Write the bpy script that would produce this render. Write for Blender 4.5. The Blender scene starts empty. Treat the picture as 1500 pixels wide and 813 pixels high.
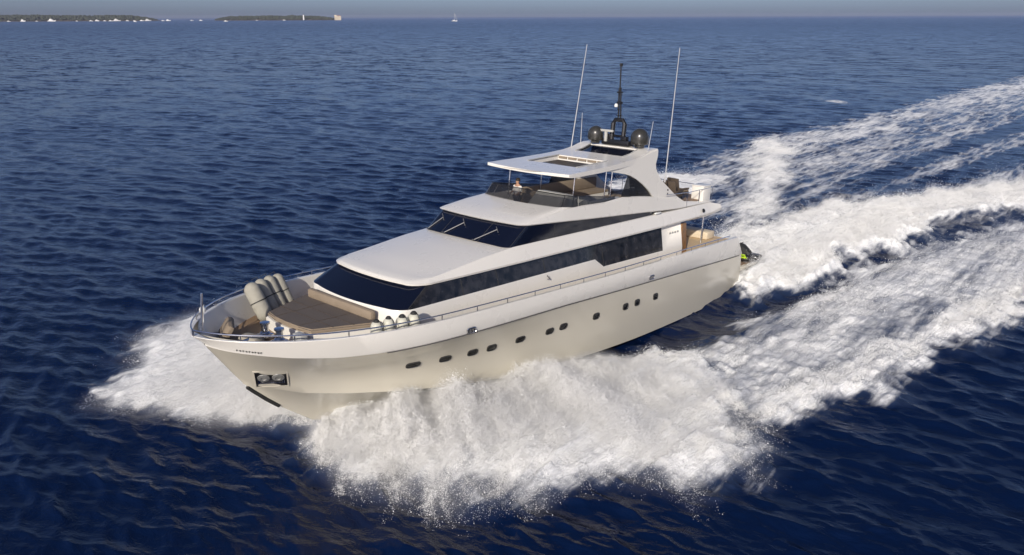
import bpy, bmesh, math, random
import numpy as np
from mathutils import Matrix, Vector
rng = np.random.default_rng(7); random.seed(7)
sc = bpy.context.scene
COL = sc.collection

# ------------------------------------------------------------------ camera
CAM_H = 15.168
FPX = 1154.1
pitch = math.atan(381.5/FPX); roll = math.radians(0.19)
_r = Vector((1,0,0)); _f = Vector((0,math.cos(pitch),-math.sin(pitch))); _u = _r.cross(_f)
r2 = _r*math.cos(roll)-_u*math.sin(roll); u2 = _u*math.cos(roll)+_r*math.sin(roll)
cd = bpy.data.cameras.new('camera'); cam = bpy.data.objects.new('camera', cd); COL.objects.link(cam)
m = Matrix((r2,u2,-_f)).transposed().to_4x4(); m.translation = (0,0,CAM_H)
cam.matrix_world = m
cd.sensor_width = 36; cd.lens = FPX/1500*36; cd.clip_end = 90000; cd.clip_start = .5
sc.camera = cam

# ------------------------------------------------------------------ sky, sun, exposure
SUN_EL, SUN_AZ = math.radians(25), math.radians(196)      # azimuth clockwise from +Y
w = bpy.data.worlds.new('World'); sc.world = w; w.use_nodes = True
nt = w.node_tree; bg = nt.nodes['Background']
sky = nt.nodes.new('ShaderNodeTexSky'); sky.sky_type = 'NISHITA'; sky.sun_disc = False
sky.sun_elevation = SUN_EL; sky.sun_rotation = SUN_AZ
sky.altitude = 0; sky.air_density = .5; sky.dust_density = 1.5; sky.ozone_density = 2.6
tn = nt.nodes.new('ShaderNodeMix'); tn.data_type = 'RGBA'; tn.blend_type = 'MULTIPLY'; tn.inputs[0].default_value = 1; tn.inputs[7].default_value = (1.0,.965,1.05,1)   # lavender haze of the evening air
nt.links.new(sky.outputs[0], tn.inputs[6]); nt.links.new(tn.outputs[2], bg.inputs[0]); bg.inputs[1].default_value = 0.105
sd = bpy.data.lights.new('sun', 'SUN'); sd.energy = 4.0; sd.angle = math.radians(.5); sd.color = (1,.92,.79)
so = bpy.data.objects.new('sun', sd); COL.objects.link(so)
sv = Vector((math.sin(SUN_AZ)*math.cos(SUN_EL), math.cos(SUN_AZ)*math.cos(SUN_EL), math.sin(SUN_EL)))
so.rotation_euler = sv.to_track_quat('Z','Y').to_euler(); so.location = (0,0,60)
sc.view_settings.view_transform = 'Standard'; sc.view_settings.look = 'None'
sc.view_settings.exposure = 0.05; sc.view_settings.gamma = 1
sc.render.engine = 'CYCLES'
cy = sc.cycles
cy.use_denoising = True
cy.max_bounces = 10; cy.diffuse_bounces = 8; cy.glossy_bounces = 3; cy.transmission_bounces = 5; cy.transparent_max_bounces = 8
cy.volume_bounces = 2; cy.volume_step_rate = 3.0; cy.volume_max_steps = 96; cy.use_adaptive_sampling = True; cy.adaptive_threshold = .02
cy.caustics_reflective = False; cy.caustics_refractive = False; cy.sample_clamp_indirect = 4

# ------------------------------------------------------------------ materials
def mat(name, col, rough=.5, metal=0, noise=0, nscale=4, bump=0, bscale=30, coat=0, spec=.5, alpha=1, trans=0, stretch=None):
    M = bpy.data.materials.new(name); M.use_nodes = True
    N = M.node_tree.nodes; L = M.node_tree.links; b = N['Principled BSDF']
    b.inputs['Base Color'].default_value = (*col,1); b.inputs['Roughness'].default_value = rough
    b.inputs['Metallic'].default_value = metal; b.inputs['Coat Weight'].default_value = coat
    b.inputs['Coat Roughness'].default_value = .08
    b.inputs['Specular IOR Level'].default_value = spec; b.inputs['Alpha'].default_value = alpha
    b.inputs['Transmission Weight'].default_value = trans
    tc = N.new('ShaderNodeTexCoord'); src = tc.outputs['Object']
    if stretch:
        mp = N.new('ShaderNodeMapping'); mp.inputs['Scale'].default_value = stretch
        L.new(src, mp.inputs[0]); src = mp.outputs[0]
    if noise:
        n = N.new('ShaderNodeTexNoise'); n.inputs['Scale'].default_value = nscale; n.inputs['Detail'].default_value = 6
        r = N.new('ShaderNodeMapRange'); r.inputs[3].default_value = 1-noise; r.inputs[4].default_value = 1+noise
        r.inputs[1].default_value = .3; r.inputs[2].default_value = .7
        x = N.new('ShaderNodeMix'); x.data_type = 'RGBA'; x.blend_type = 'MULTIPLY'; x.inputs[0].default_value = 1
        x.inputs[6].default_value = (*col,1)
        L.new(src, n.inputs['Vector']); L.new(n.outputs[0], r.inputs[0]); L.new(r.outputs[0], x.inputs[7]); L.new(x.outputs[2], b.inputs['Base Color'])
        r3 = N.new('ShaderNodeMapRange'); r3.inputs[3].default_value = max(0,rough*.75); r3.inputs[4].default_value = min(1,rough*1.3)
        L.new(n.outputs[0], r3.inputs[0]); L.new(r3.outputs[0], b.inputs['Roughness'])
    if bump:
        n2 = N.new('ShaderNodeTexNoise'); n2.inputs['Scale'].default_value = bscale; n2.inputs['Detail'].default_value = 4
        bb = N.new('ShaderNodeBump'); bb.inputs['Strength'].default_value = bump; bb.inputs['Distance'].default_value = .02
        L.new(src, n2.inputs['Vector']); L.new(n2.outputs[0], bb.inputs['Height']); L.new(bb.outputs[0], b.inputs['Normal'])
    return M
WHITE = mat('gelcoat_white', (.76,.735,.685), .28, noise=.008, nscale=.8, coat=.3)
HULLP = mat('hull_paint_champagne', (.565,.53,.445), .22, noise=.01, nscale=.6, coat=.5)
ANTIF = mat('antifouling', (.02,.022,.025), .6, noise=.1)
GLASS = mat('tinted_glass', (.004,.006,.016), .06, noise=0, spec=.6)
GLASS2 = mat('smoked_acrylic', (.02,.02,.022), .08, alpha=.72)
SIDEG = mat('side_window_glass', (.022,.021,.022), .05, noise=.95, nscale=2.2, spec=.6)  # mottled base colour paints in wave reflections and hints of the interior
STEEL = mat('stainless_steel', (.62,.62,.64), .18, metal=1, noise=.1)
BLACK = mat('black_paint', (.012,.012,.014), .3, noise=.1)
BLACKR = mat('black_rubber', (.02,.02,.02), .7, noise=.15)
TEAK = mat('teak_deck', (.27,.18,.11), .6, noise=.25, nscale=3, bump=.3, stretch=(1,14,1))
CREAM = mat('cream_cushion', (.62,.53,.40), .85, noise=.05, nscale=3, bump=.3, bscale=100)  # pale tone has the sunlight on the aft sofa put into the colour
TEAKL = mat('sunlit_tone_teak', (.62,.47,.29), .6, noise=.12, nscale=3, bump=.3, stretch=(1,14,1))  # lighter copy of the teak, sunlight on the aft deck put into its colour
PAD = mat('taupe_sunpad_fabric', (.120,.100,.088), .9, noise=.08, nscale=2, bump=.4, bscale=120)
PADE = mat('tan_cushion_fabric', (.26,.205,.15), .85, noise=.08, nscale=2, bump=.3, bscale=120)
WICK = mat('dark_wicker', (.075,.055,.04), .8, noise=.3, nscale=12, bump=.6, bscale=60)
FEND = mat('fender_vinyl_cream', (.55,.54,.46), .5, noise=.06, nscale=5)
FENDG = mat('fender_sock_pale_grey', (.34,.325,.275), .85, noise=.08, nscale=5, bump=.3, bscale=80)
FENDC = mat('fender_cover_taupe', (.34,.31,.26), .9, noise=.1, nscale=6, bump=.4, bscale=90)
GREY = mat('light_grey_panel', (.42,.42,.40), .4, noise=.05)
ROLL = mat('worn_grey_metal', (.26,.26,.25), .45, metal=.4, noise=.2, nscale=9)
STRAKE = mat('grey_rubber_strake', (.10,.095,.09), .5)
WIPER = mat('satin_wiper_metal', (.20,.20,.20), .4, metal=.5)
GROOVE = mat('dark_groove', (.03,.03,.03), .5)
LIME = mat('lime_plastic', (.42,.62,.02), .4, noise=.05)
SKIN = mat('skin', (.42,.24,.16), .6, noise=.05)
HAIR = mat('dark_hair', (.02,.014,.01), .7, noise=.2)
SHIRT = mat('white_shirt', (.78,.77,.75), .9, noise=.04)
TROU = mat('navy_trousers', (.03,.035,.06), .9, noise=.1)
SHADEGLASS = mat('porthole_glass', (.01,.01,.01), .08)
LENS = mat('lamp_lens', (.75,.75,.72), .15, noise=.02)

# ------------------------------------------------------------------ helpers
def tag(o, label=None, cat=None, group=None, kind=None):
    if label: o['label'] = label
    if cat: o['category'] = cat
    if group: o['group'] = group
    if kind: o['kind'] = kind
    return o
def link(name, me, mats, parent=None):
    o = bpy.data.objects.new(name, me); COL.objects.link(o)
    for x in (mats if isinstance(mats,(list,tuple)) else [mats]): me.materials.append(x)
    if parent: o.parent = parent
    return o
def finish(name, bm, mats, parent=None, smooth=True, ang=35):
    bmesh.ops.remove_doubles(bm, verts=bm.verts, dist=1e-5)
    bmesh.ops.recalc_face_normals(bm, faces=bm.faces)
    me = bpy.data.meshes.new(name)
    lim = math.radians(ang)
    for e in bm.edges:
        if len(e.link_faces)==2 and e.calc_face_angle(0) > lim: e.smooth = False
    for f in bm.faces: f.smooth = smooth
    bm.to_mesh(me); bm.free()
    return link(name, me, mats, parent)
def box(bm, c, s, rot=None, bev=0, mi=0):
    n0 = len(bm.faces)
    M = Matrix.Translation(c) @ (rot.to_4x4() if rot else Matrix.Identity(4)) @ Matrix.Diagonal((s[0],s[1],s[2],1))
    r = bmesh.ops.create_cube(bm, size=1, matrix=M)
    fs = set(f for v in r['verts'] for f in v.link_faces)
    for f in fs: f.material_index = mi
    if bev:
        es = list(set(e for v in r['verts'] for e in v.link_edges))
        rb = bmesh.ops.bevel(bm, geom=es, offset=bev, segments=2, affect='EDGES', profile=.5)
        for f in rb['faces']: f.material_index = mi
def tube(bm, pts, rad, seg=8, mi=0, caps=True):
    pts = [Vector(p) for p in pts]
    rads = rad if isinstance(rad,(list,tuple)) else [rad]*len(pts)
    rings = []
    prev = None
    for i,p in enumerate(pts):
        d = (pts[min(i+1,len(pts)-1)]-pts[max(i-1,0)]).normalized()
        if prev is None:
            a = d.cross(Vector((0,0,1)))
            if a.length < .1: a = d.cross(Vector((1,0,0)))
        else: a = prev - d*prev.dot(d)
        a.normalize(); prev = a; b = d.cross(a)
        rings.append([bm.verts.new(p+(a*math.cos(2*math.pi*k/seg)+b*math.sin(2*math.pi*k/seg))*rads[i]) for k in range(seg)])
    for r0,r1 in zip(rings,rings[1:]):
        for k in range(seg):
            f = bm.faces.new((r0[k],r0[(k+1)%seg],r1[(k+1)%seg],r1[k])); f.material_index = mi
    if caps:
        for r_ in (rings[0][::-1], rings[-1]):
            f = bm.faces.new(r_); f.material_index = mi
def lathe(bm, prof, c=(0,0,0), axis=None, seg=20, mi=0):
    """prof: [(r,z)] about an axis (default z) through c"""
    q = axis.to_track_quat('Z','Y').to_matrix() if axis else Matrix.Identity(3)
    c = Vector(c); rings = []
    for r_,z in prof:
        if r_ < 1e-4: rings.append([bm.verts.new(c+q@Vector((0,0,z)))])
        else: rings.append([bm.verts.new(c+q@Vector((r_*math.cos(2*math.pi*k/seg), r_*math.sin(2*math.pi*k/seg), z))) for k in range(seg)])
    for a,b in zip(rings,rings[1:]):
        for k in range(seg):
            k2 = (k+1)%seg
            vs = ([a[0]] if len(a)==1 else [a[k],a[k2]]) + ([b[0]] if len(b)==1 else [b[k2],b[k]])
            if len(vs) >= 3:
                f = bm.faces.new(vs); f.material_index = mi
def prism(bm, poly, y0, y1, mi=0, axis='y', bev=0):
    """extrude a polygon; axis y: poly in (x,z); axis z: poly in (x,y)"""
    mk = (lambda p,t: (p[0],t,p[1])) if axis=='y' else (lambda p,t: (p[0],p[1],t))
    a = [bm.verts.new(mk(p,y0)) for p in poly]; b = [bm.verts.new(mk(p,y1)) for p in poly]
    fs = [bm.faces.new(a[::-1]), bm.faces.new(b)]
    for i in range(len(poly)):
        j = (i+1)%len(poly); fs.append(bm.faces.new((a[i],a[j],b[j],b[i])))
    for f in fs: f.material_index = mi
    if bev:
        es = [e for e in set(e for f in fs[:2] for e in f.edges)]
        rb = bmesh.ops.bevel(bm, geom=es, offset=bev, segments=2, affect='EDGES')
        for f in rb['faces']: f.material_index = mi
def loft(bm, rings, closed=False, mi=0, cap0=False, cap1=False):
    R = [[bm.verts.new(p) for p in r] for r in rings]
    n = len(R[0])
    for a,b in zip(R,R[1:]):
        for k in range(n if closed else n-1):
            k2 = (k+1)%n
            try:
                f = bm.faces.new((a[k],a[k2],b[k2],b[k])); f.material_index = mi
            except ValueError: pass
    if cap0: bm.faces.new(R[0][::-1]).material_index = mi
    if cap1: bm.faces.new(R[-1]).material_index = mi
    return R
ip = lambda x,xs,ys: float(np.interp(x,xs,ys))

# ------------------------------------------------------------------ yacht frame (x forward, y port, z up; metres)
YAW, TRIM = math.radians(41.577), math.radians(3.406)
fw = Vector((-math.sin(YAW),-math.cos(YAW),0)); pt = Vector((math.cos(YAW),-math.sin(YAW),0)); up = Vector((0,0,1))
bX = fw*math.cos(TRIM)+up*math.sin(TRIM); bZ = bX.cross(pt)
BM = Matrix((bX,pt,bZ)).transposed().to_4x4()
BPOS = Vector((11.437,47.913,-8*math.sin(TRIM))); BM.translation = BPOS
def root(name, label, cat, loc=(0,0,0), group=None, rz=0):
    o = bpy.data.objects.new(name, None); COL.objects.link(o); o.empty_display_size = .3
    o.matrix_world = BM @ Matrix.Translation(loc) @ Matrix.Rotation(rz,4,'Z')
    return tag(o, label, cat, group)

# ================================================================== SEA
def _hash(ix, iy, seed):
    h = (ix.astype(np.int64)*374761393 + iy.astype(np.int64)*668265263 + seed*1442695041) & 0xffffffff
    h = ((h ^ (h>>13))*1274126177) & 0xffffffff
    return ((h ^ (h>>16)) & 0xffff)/65535.0
def vnoise(x, y, seed=0):
    ix = np.floor(x); iy = np.floor(y); fx = x-ix; fy = y-iy
    fx = fx*fx*fx*(fx*(fx*6-15)+10); fy = fy*fy*fy*(fy*(fy*6-15)+10)
    a = _hash(ix,iy,seed); b = _hash(ix+1,iy,seed); c = _hash(ix,iy+1,seed); d = _hash(ix+1,iy+1,seed)
    return (a*(1-fx)+b*fx)*(1-fy)+(c*(1-fx)+d*fx)*fy
def fbm(x, y, o=4, seed=0):
    s = 0; a = .5; t = 0
    for k in range(o):
        s = s+a*vnoise(x*2**k+17.3*k, y*2**k-9.1*k, seed+k); t += a; a *= .55
    return s/t
# foam areas in the yacht's own ground coordinates (metres ahead of the stern, metres to port)
FOAM = {
 'port_spread':(0.62,1.2,[(28.4,-1.9),(29.4,0.8),(29.4,3.5),(28.9,5.8),(27.6,7.7),(25.9,9.2),(23.8,10.4),(21.7,13.0),(19.9,12.7),(17.5,13.7),(17.4,12.6),(13.7,13.5),(11.1,15.1),(6.8,15.5),(2.5,16.2),(-1.3,17.2),(-5.9,17.9),(-17.9,22.5),(-39.3,29.3),(-40.3,15.5),(-22.5,10.2),(-16.3,8.8),(-7.7,7.8),(-0.4,7.2),(7.7,6.2),(13.0,5.4),(16.5,2.7),(21.0,1.3),(24.2,-1.3),(26.7,-2.2)]),
 'port_dense':(1.00,1.5,[(28.5,-1.6),(29.3,0.7),(29.3,3.4),(28.8,5.6),(27.4,7.5),(25.7,9.0),(23.6,10.3),(21.3,12.4),(17.8,12.2),(15.5,11.5),(14.0,9.4),(12.7,7.0),(12.8,5.3),(16.6,2.9),(21.3,1.6),(24.4,-1.0),(26.8,-2.1)]),
 'port_rim':(.95,1.2,[(18.6,12.4),(13.6,13.5),(11.0,15.1),(6.8,15.5),(2.4,16.2),(-1.5,17.2),(-5.9,17.9),(-18.7,22.5),(-21.0,20.5),(-11.1,16.4),(-3.0,14.6),(3.6,13.0),(9.1,11.7),(15.2,11.0)]),
 'starboard_spread':(0.9,1.2,[(28.4,1.9),(30,-4.2),(31.5,-6.1),(32.0,-8.0),(31.6,-10.5),(29.6,-12),(28.2,-14.5),(26,-15.5),(20,-14),(12,-14),(2,-15),(-10,-17),(-26,-19),(-30,-12),(-12,-9),(2,-7),(13,-5),(20,-2)]),
 'stern_far':(0.44,1.5,[(-25.6,-16.5),(-39.1,-19.6),(-55.2,-21.3),(-72.4,-19.9),(-95.7,-18.7),(-143.9,-19.0),(-209.9,-18.1),(-565.7,-11.3),(-327.6,21.8),(-90.9,18.0),(-41.5,17.3),(-28.9,13.3),(-21.4,10.2),(-12.1,7.8),(-2.2,6.5),(2.5,5.2),(-0.3,2.3),(-9.4,-2.3),(-19.0,-8.8)]),
 'stern_dense':(1.00,1.0,[(-9.5,-2.2),(-3.6,1.6),(1.7,4.9),(-3.2,6.1),(-13.3,7.4),(-23.7,9.6),(-31.6,12.8),(-52.0,20.4),(-68.2,19.4),(-44.4,10.6),(-34.5,7.1),(-26.0,3.3),(-20.2,0.4),(-13.4,-0.7)]),
 'plume':(.84,4.0,[(-8,-2.8),(-23.4,-8.1),(-36.3,-14.8),(-50.8,-20.1),(-55.8,-18.8),(-47.6,-11.9),(-29.4,-5.8),(-21.5,-1.9),(-12.4,-0.2)]),
 'stern_upper_arm':(.60,3.0,[(-52.4,-20.9),(-70.9,-19.3),(-93.7,-18.1),(-138.9,-17.8),(-201.3,-16.7),(-368.1,-10.0),(-282.7,-2.5),(-144.2,-6.7),(-103.5,-9.4),(-67.4,-9.8),(-46.2,-11.3)]),
 'transom_wash':(1.0,.8,[(0.5,-3.2),(0.5,3.2),(-6,3.4),(-10,1),(-10,-3)]),
}
TROUGH = [[(-20.1,-1.6),(-35.9,-2.4),(-56.3,-1.7),(-103.2,0.4),(-175.8,6.9),(-140.9,10.0),(-85.5,3.5),(-47.8,0.6),(-28.6,0.2),(-17.7,0.3)],
 [(-24.1,1.2),(-40.2,2.7),(-69.6,6.2),(-110.2,12.7),(-88.1,14.6),(-56.2,8.6),(-34.1,4.3),(-23.6,2.5)]]
def poly_sd(s, t, poly):
    """signed distance, positive inside"""
    P = np.array(poly,float); Q = np.roll(P,-1,0)
    d2 = np.full(s.shape, 1e12); ins = np.zeros(s.shape,bool)
    for (ax,ay),(bx,by) in zip(P,Q):
        ex,ey = bx-ax,by-ay; wx,wy = s-ax,t-ay
        h = np.clip((wx*ex+wy*ey)/(ex*ex+ey*ey+1e-9),0,1)
        d2 = np.minimum(d2,(wx-ex*h)**2+(wy-ey*h)**2)
        c = ((ay>t)!=(by>t))
        with np.errstate(divide='ignore',invalid='ignore'):
            xi = (bx-ax)*(t-ay)/(by-ay+1e-12)+ax
        ins ^= c & (s<xi)
    return np.where(ins,1,-1)*np.sqrt(d2)
sst = lambda x: np.clip(x,0,1)**2*(3-2*np.clip(x,0,1))
def st_of(X, Y):
    dx = X-BPOS.x; dy = Y-BPOS.y
    return dx*fw.x+dy*fw.y, dx*pt.x+dy*pt.y
def xy_of(s, t):
    return BPOS.x+s*fw.x+t*pt.x, BPOS.y+s*fw.y+t*pt.y
def wake(s, t):
    """foam cover and lift of the water at (s,t)"""
    dist = np.clip(-s,0,400)
    j = (fbm(s*.35,t*.35,4,5)-.5)*(3.2+dist*.02) + (fbm(s*1.3,t*1.3,3,6)-.5)*1.4
    D = {}
    for k,(den,soft,poly) in FOAM.items():
        D[k] = den*sst((poly_sd(s,t,poly)+j)/(soft*2)+.5)
    foam = np.maximum.reduce(list(D.values()))
    for k,tr in enumerate(TROUGH):
        foam = foam*(1-.75*sst((poly_sd(s,t,tr)+j*.5)/2+.5))
    # breakup of the lace away from the dense ridges
    lump = fbm(s*.24,t*.85,4,11)
    fine = fbm(s*.75,t*2.4,3,19)-.5
    big = fbm(s*.12,t*.3,3,15)
    foam = np.clip(foam*(.72+.56*big),0,1)
    dense = np.maximum(D['port_dense'],np.maximum(D['stern_dense'],D['transom_wash']*.7))
    fade = np.exp(-dist/90)
    h = D['port_dense']*(.45+.75*(lump-.35)) + D['stern_dense']*(.95+1.2*(lump-.5))*np.exp(-dist/55)
    h = h + D['port_rim']*(.25+.9*(lump-.5))*fade*(1-D['port_dense'])
    h = h + np.maximum(D['plume'],D['stern_upper_arm'])*(.55+1.3*(lump-.5))*fade
    h = h + D['starboard_spread']*(.2+.6*(lump-.5))*fade
    h = h + D['stern_far']*(.4*(lump-.5))*fade
    # bare troughs beside the hull and behind the shoulder wave
    tc = np.interp(s,[-60,-30,-20,-8,0,8,15,18],[26,15,11,8,6.2,5,4.2,3.4])
    h = h - (.45+.38*sst((10-s)/8)*sst((s+8)/6))*np.exp(-((t-tc)/np.where(t<tc,3.2,1.7))**2)*(t>0)*sst((20-s)/6)*fade
    h = h - .25*np.exp(-((np.abs(t)-2)/3)**2)*sst((2-s)/3)*sst((s+14)/8)
    h = h + np.clip(foam,0,1)*fine*.55*np.exp(-dist/120)
    # bow pressure wave
    h = h + .25*np.exp(-((s-27.5)/2.5)**2-((np.abs(t)-2.2)/2)**2)
    return foam, h, dense
NW = 120
wl = np.exp(rng.uniform(math.log(.32),math.log(4.6),NW)); wdir = math.radians(57)+rng.normal(0,.42,NW)
wph = rng.uniform(0,2*math.pi,NW); wam = .031*wl/(2*math.pi)*np.where(wl>3,.5,np.where(wl>1.6,.8,1.2))
def ocean(X, Y, spacing):
    Z = np.zeros_like(X); DX = np.zeros_like(X); DY = np.zeros_like(X)
    gust = .65+.7*fbm(X*.03,Y*.03,3,31)
    for l,d,p,a in zip(wl,wdir,wph,wam):
        k = 2*math.pi/l; at = np.clip((l/spacing-2.2)/2.5,0,1)*a
        th = k*(X*math.cos(d)+Y*math.sin(d))+p
        Z += at*np.cos(th); DX -= .9*at*math.cos(d)*np.sin(th); DY -= .9*at*math.sin(d)*np.sin(th)
    return Z*gust, DX*gust, DY*gust
def geo(a, b, q):
    n = int(math.log(b/a)/math.log(q)); return a*(b/a)**(np.arange(n)/n)
R_ = np.concatenate([geo(3,16,1.03),geo(16,150,1.0036),geo(150,700,1.0048),geo(700,1500,1.012),geo(1500,60000,1.05),[60000]])
A_ = np.radians(np.concatenate([np.arange(-180,-60,3),np.arange(-60,-38,.6),np.arange(-38,38,.16),np.arange(38,60,.6),np.arange(60,180,3)]))
RR, AA = np.meshgrid(R_,A_,indexing='ij')
X0 = (RR*np.sin(AA)).ravel(); Y0 = (RR*np.cos(AA)).ravel(); rr = RR.ravel(); aa = np.abs(np.degrees(AA.ravel()))
dr = np.gradient(R_)[:,None].repeat(len(A_),1).ravel()
sp = np.maximum(dr, rr*np.radians(np.where(aa<38,.16,np.where(aa<60,.6,3))))
Z, DX, DY = ocean(X0,Y0,sp)
s_, t_ = st_of(X0,Y0)
near = (s_>-620)&(s_<40)&(np.abs(t_)<45)
foam = np.zeros_like(X0); H = np.zeros_like(X0)
f_, h_, d_ = wake(s_[near],t_[near]); foam[near] = f_; H[near] = h_
damp = 1-.55*np.clip(foam,0,1)
X1 = X0+DX*damp; Y1 = Y0+DY*damp; Z1 = Z*damp+H
# stray whitecap astern of the wake
wx, wy = np.array([81.9]), np.array([151.0])
sc_ , tc_ = -109.7,-31.5
cx, cyy = xy_of(sc_,tc_)
foam = np.maximum(foam, 2.6*(fbm(X0*.9,Y0*.45,3,88)-.15)*np.exp(-(((X0-cx)/1.5)**2+((Y0-cyy)/4.5)**2)))
nr, na = len(R_), len(A_)
idx = np.arange(nr*na).reshape(nr,na)
q0 = idx[:-1,:]; q1 = np.roll(idx,-1,1)[:-1,:]; q2 = np.roll(idx,-1,1)[1:,:]; q3 = idx[1:,:]
quads = np.stack([q0,q3,q2,q1],-1).reshape(-1,4)
me = bpy.data.meshes.new('sea')
nv = nr*na
me.vertices.add(nv+1); me.vertices.foreach_set('co', np.concatenate([np.stack([X1,Y1,Z1],-1),[[0,0,0]]]).astype(np.float32).ravel())
tri = np.stack([np.full(na,nv), idx[0], np.roll(idx[0],-1)],-1)[:, [0,2,1]]
loops = np.concatenate([quads.ravel(), tri.ravel()]).astype(np.int32)
me.loops.add(len(loops)); me.loops.foreach_set('vertex_index', loops)
starts = np.concatenate([np.arange(len(quads))*4, len(quads)*4+np.arange(na)*3]).astype(np.int32)
me.polygons.add(len(starts)); me.polygons.foreach_set('loop_start', starts)
me.polygons.foreach_set('use_smooth', np.ones(len(starts),bool))
me.update(calc_edges=True); me.validate()
rgh = .07+.16*np.clip(np.log(np.maximum(rr,40)/40)/np.log(1500/40),0,1)
at = me.attributes.new('unresolved','FLOAT','POINT'); at.data.foreach_set('value', np.concatenate([rgh,[.07]]).astype(np.float32))
lost = np.clip((rr-70)/230,0,1)
at = me.attributes.new('lost','FLOAT','POINT'); at.data.foreach_set('value', np.concatenate([lost,[0]]).astype(np.float32))
at = me.attributes.new('foam','FLOAT','POINT'); at.data.foreach_set('value', np.concatenate([foam,[0]]).astype(np.float32))
def sea_material():
    M = bpy.data.materials.new('sea_water'); M.use_nodes = True
    N = M.node_tree.nodes; L = M.node_tree.links; N.clear()
    out = N.new('ShaderNodeOutputMaterial')
    geo_ = N.new('ShaderNodeNewGeometry'); pos = geo_.outputs['Position']
    mp = N.new('ShaderNodeMapping'); mp.vector_type = 'TEXTURE'; mp.inputs['Rotation'].default_value = (0,0,math.radians(57-90)); mp.inputs['Scale'].default_value = (1.9,1,1)
    L.new(pos, mp.inputs[0])
    def noise(vec, sc_, det, rough=.55, dist=0):
        n = N.new('ShaderNodeTexNoise'); n.inputs['Scale'].default_value = sc_; n.inputs['Detail'].default_value = det
        n.inputs['Roughness'].default_value = rough; n.inputs['Distortion'].default_value = dist; L.new(vec, n.inputs['Vector']); return n.outputs[0]
    def math_(op, a, b=None, c=None):
        m_ = N.new('ShaderNodeMath'); m_.operation = op
        for i,v in enumerate((a,b,c)):
            if v is None: continue
            if isinstance(v,(int,float)): m_.inputs[i].default_value = v
            else: L.new(v, m_.inputs[i])
        return m_.outputs[0]
    r1 = noise(mp.outputs[0], 1.7, 5, .62, .3); r2_ = noise(mp.outputs[0], .16, 4, .6); r3_ = noise(mp.outputs[0], .035, 3, .6)
    la = N.new('ShaderNodeAttribute'); la.attribute_name = 'lost'
    r4_ = noise(mp.outputs[0], .42, 4, .6, .2)
    far_ = math_('MULTIPLY', la.outputs['Fac'], math_('ADD', math_('MULTIPLY', r4_, .8), math_('MULTIPLY', r2_, 1.2)))
    hgt = math_('ADD', math_('ADD', far_, math_('MULTIPLY', r1, .16)), math_('ADD', math_('MULTIPLY', r2_, .30), math_('MULTIPLY', r3_, 1.0)))
    bmp = N.new('ShaderNodeBump'); bmp.inputs['Strength'].default_value = .6; bmp.inputs['Distance'].default_value = 1.0
    L.new(hgt, bmp.inputs['Height'])
    # slopes of waves too fine for the far mesh, as a spread of facet normals
    def vnoise_(sc_, det):
        n_ = N.new('ShaderNodeTexNoise'); n_.inputs['Scale'].default_value = sc_; n_.inputs['Detail'].default_value = det; n_.inputs['Roughness'].default_value = .65; L.new(mp.outputs[0], n_.inputs['Vector']); return n_.outputs[1]
    def vma(op, a, b=None, c=None):
        q_ = N.new('ShaderNodeVectorMath'); q_.operation = op
        for i_,v_ in enumerate((a,b,c)):
            if v_ is None: continue
            if isinstance(v_,tuple): q_.inputs[i_].default_value = v_
            else: L.new(v_, q_.inputs[i_])
        return q_.outputs[0]
    sl = vma('MULTIPLY_ADD', vnoise_(.9,3), (1.0,1.3,0), (-.5,-.65,0))
    sl2 = vma('MULTIPLY_ADD', vnoise_(.24,5), (1.3,1.8,0), (-.65,-.9,0))
    sl = vma('ADD', sl, sl2)
    gust_ = math_('ADD', .45, math_('MULTIPLY', noise(mp.outputs[0], .012, 3), 1.1))
    amp_ = math_('MULTIPLY', math_('MULTIPLY', la.outputs['Fac'], .95), gust_)
    sc3 = N.new('ShaderNodeVectorMath'); sc3.operation = 'SCALE'; L.new(sl, sc3.inputs[0]); L.new(amp_, sc3.inputs['Scale'])
    wn = vma('NORMALIZE', vma('ADD', bmp.outputs[0], sc3.outputs[0]))
    # foam cover
    at_ = N.new('ShaderNodeAttribute'); at_.attribute_name = 'foam'
    wk = N.new('ShaderNodeMapping'); wk.vector_type = 'TEXTURE'; wk.inputs['Rotation'].default_value = (0,0,math.radians(90-41.577+90+90)); wk.inputs['Scale'].default_value = (1,6.5,1)
    wk.inputs['Rotation'].default_value = (0,0,-math.radians(41.577)); L.new(pos, wk.inputs[0])
    f1 = noise(wk.outputs[0], .55, 9, .66, .6); f2 = noise(wk.outputs[0], 3.4, 6, .7, .4)
    vor = N.new('ShaderNodeTexVoronoi'); vor.feature = 'DISTANCE_TO_EDGE'; vor.inputs['Scale'].default_value = .9; L.new(wk.outputs[0], vor.inputs['Vector'])
    vl = math_('MULTIPLY', math_('SUBTRACT', .25, math_('MINIMUM', vor.outputs[0], .25)), .5)
    fn = math_('ADD', math_('ADD', math_('MULTIPLY', f1, .72), math_('MULTIPLY', f2, .28)), math_('SUBTRACT', vl, .03))
    thr = N.new('ShaderNodeMapRange'); thr.inputs[1].default_value = 0; thr.inputs[2].default_value = 1; thr.inputs[3].default_value = .78; thr.inputs[4].default_value = .22
    L.new(at_.outputs['Fac'], thr.inputs[0])
    cov = N.new('ShaderNodeMapRange'); cov.interpolation_type = 'SMOOTHSTEP'; cov.inputs[3].default_value = 0; cov.inputs[4].default_value = 1
    L.new(fn, cov.inputs[0]); L.new(math_('SUBTRACT', thr.outputs[0], .12), cov.inputs[1]); L.new(math_('ADD', thr.outputs[0], .24), cov.inputs[2])
    gate = N.new('ShaderNodeMapRange'); gate.inputs[1].default_value = .03; gate.inputs[2].default_value = .2; L.new(at_.outputs['Fac'], gate.inputs[0])
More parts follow.
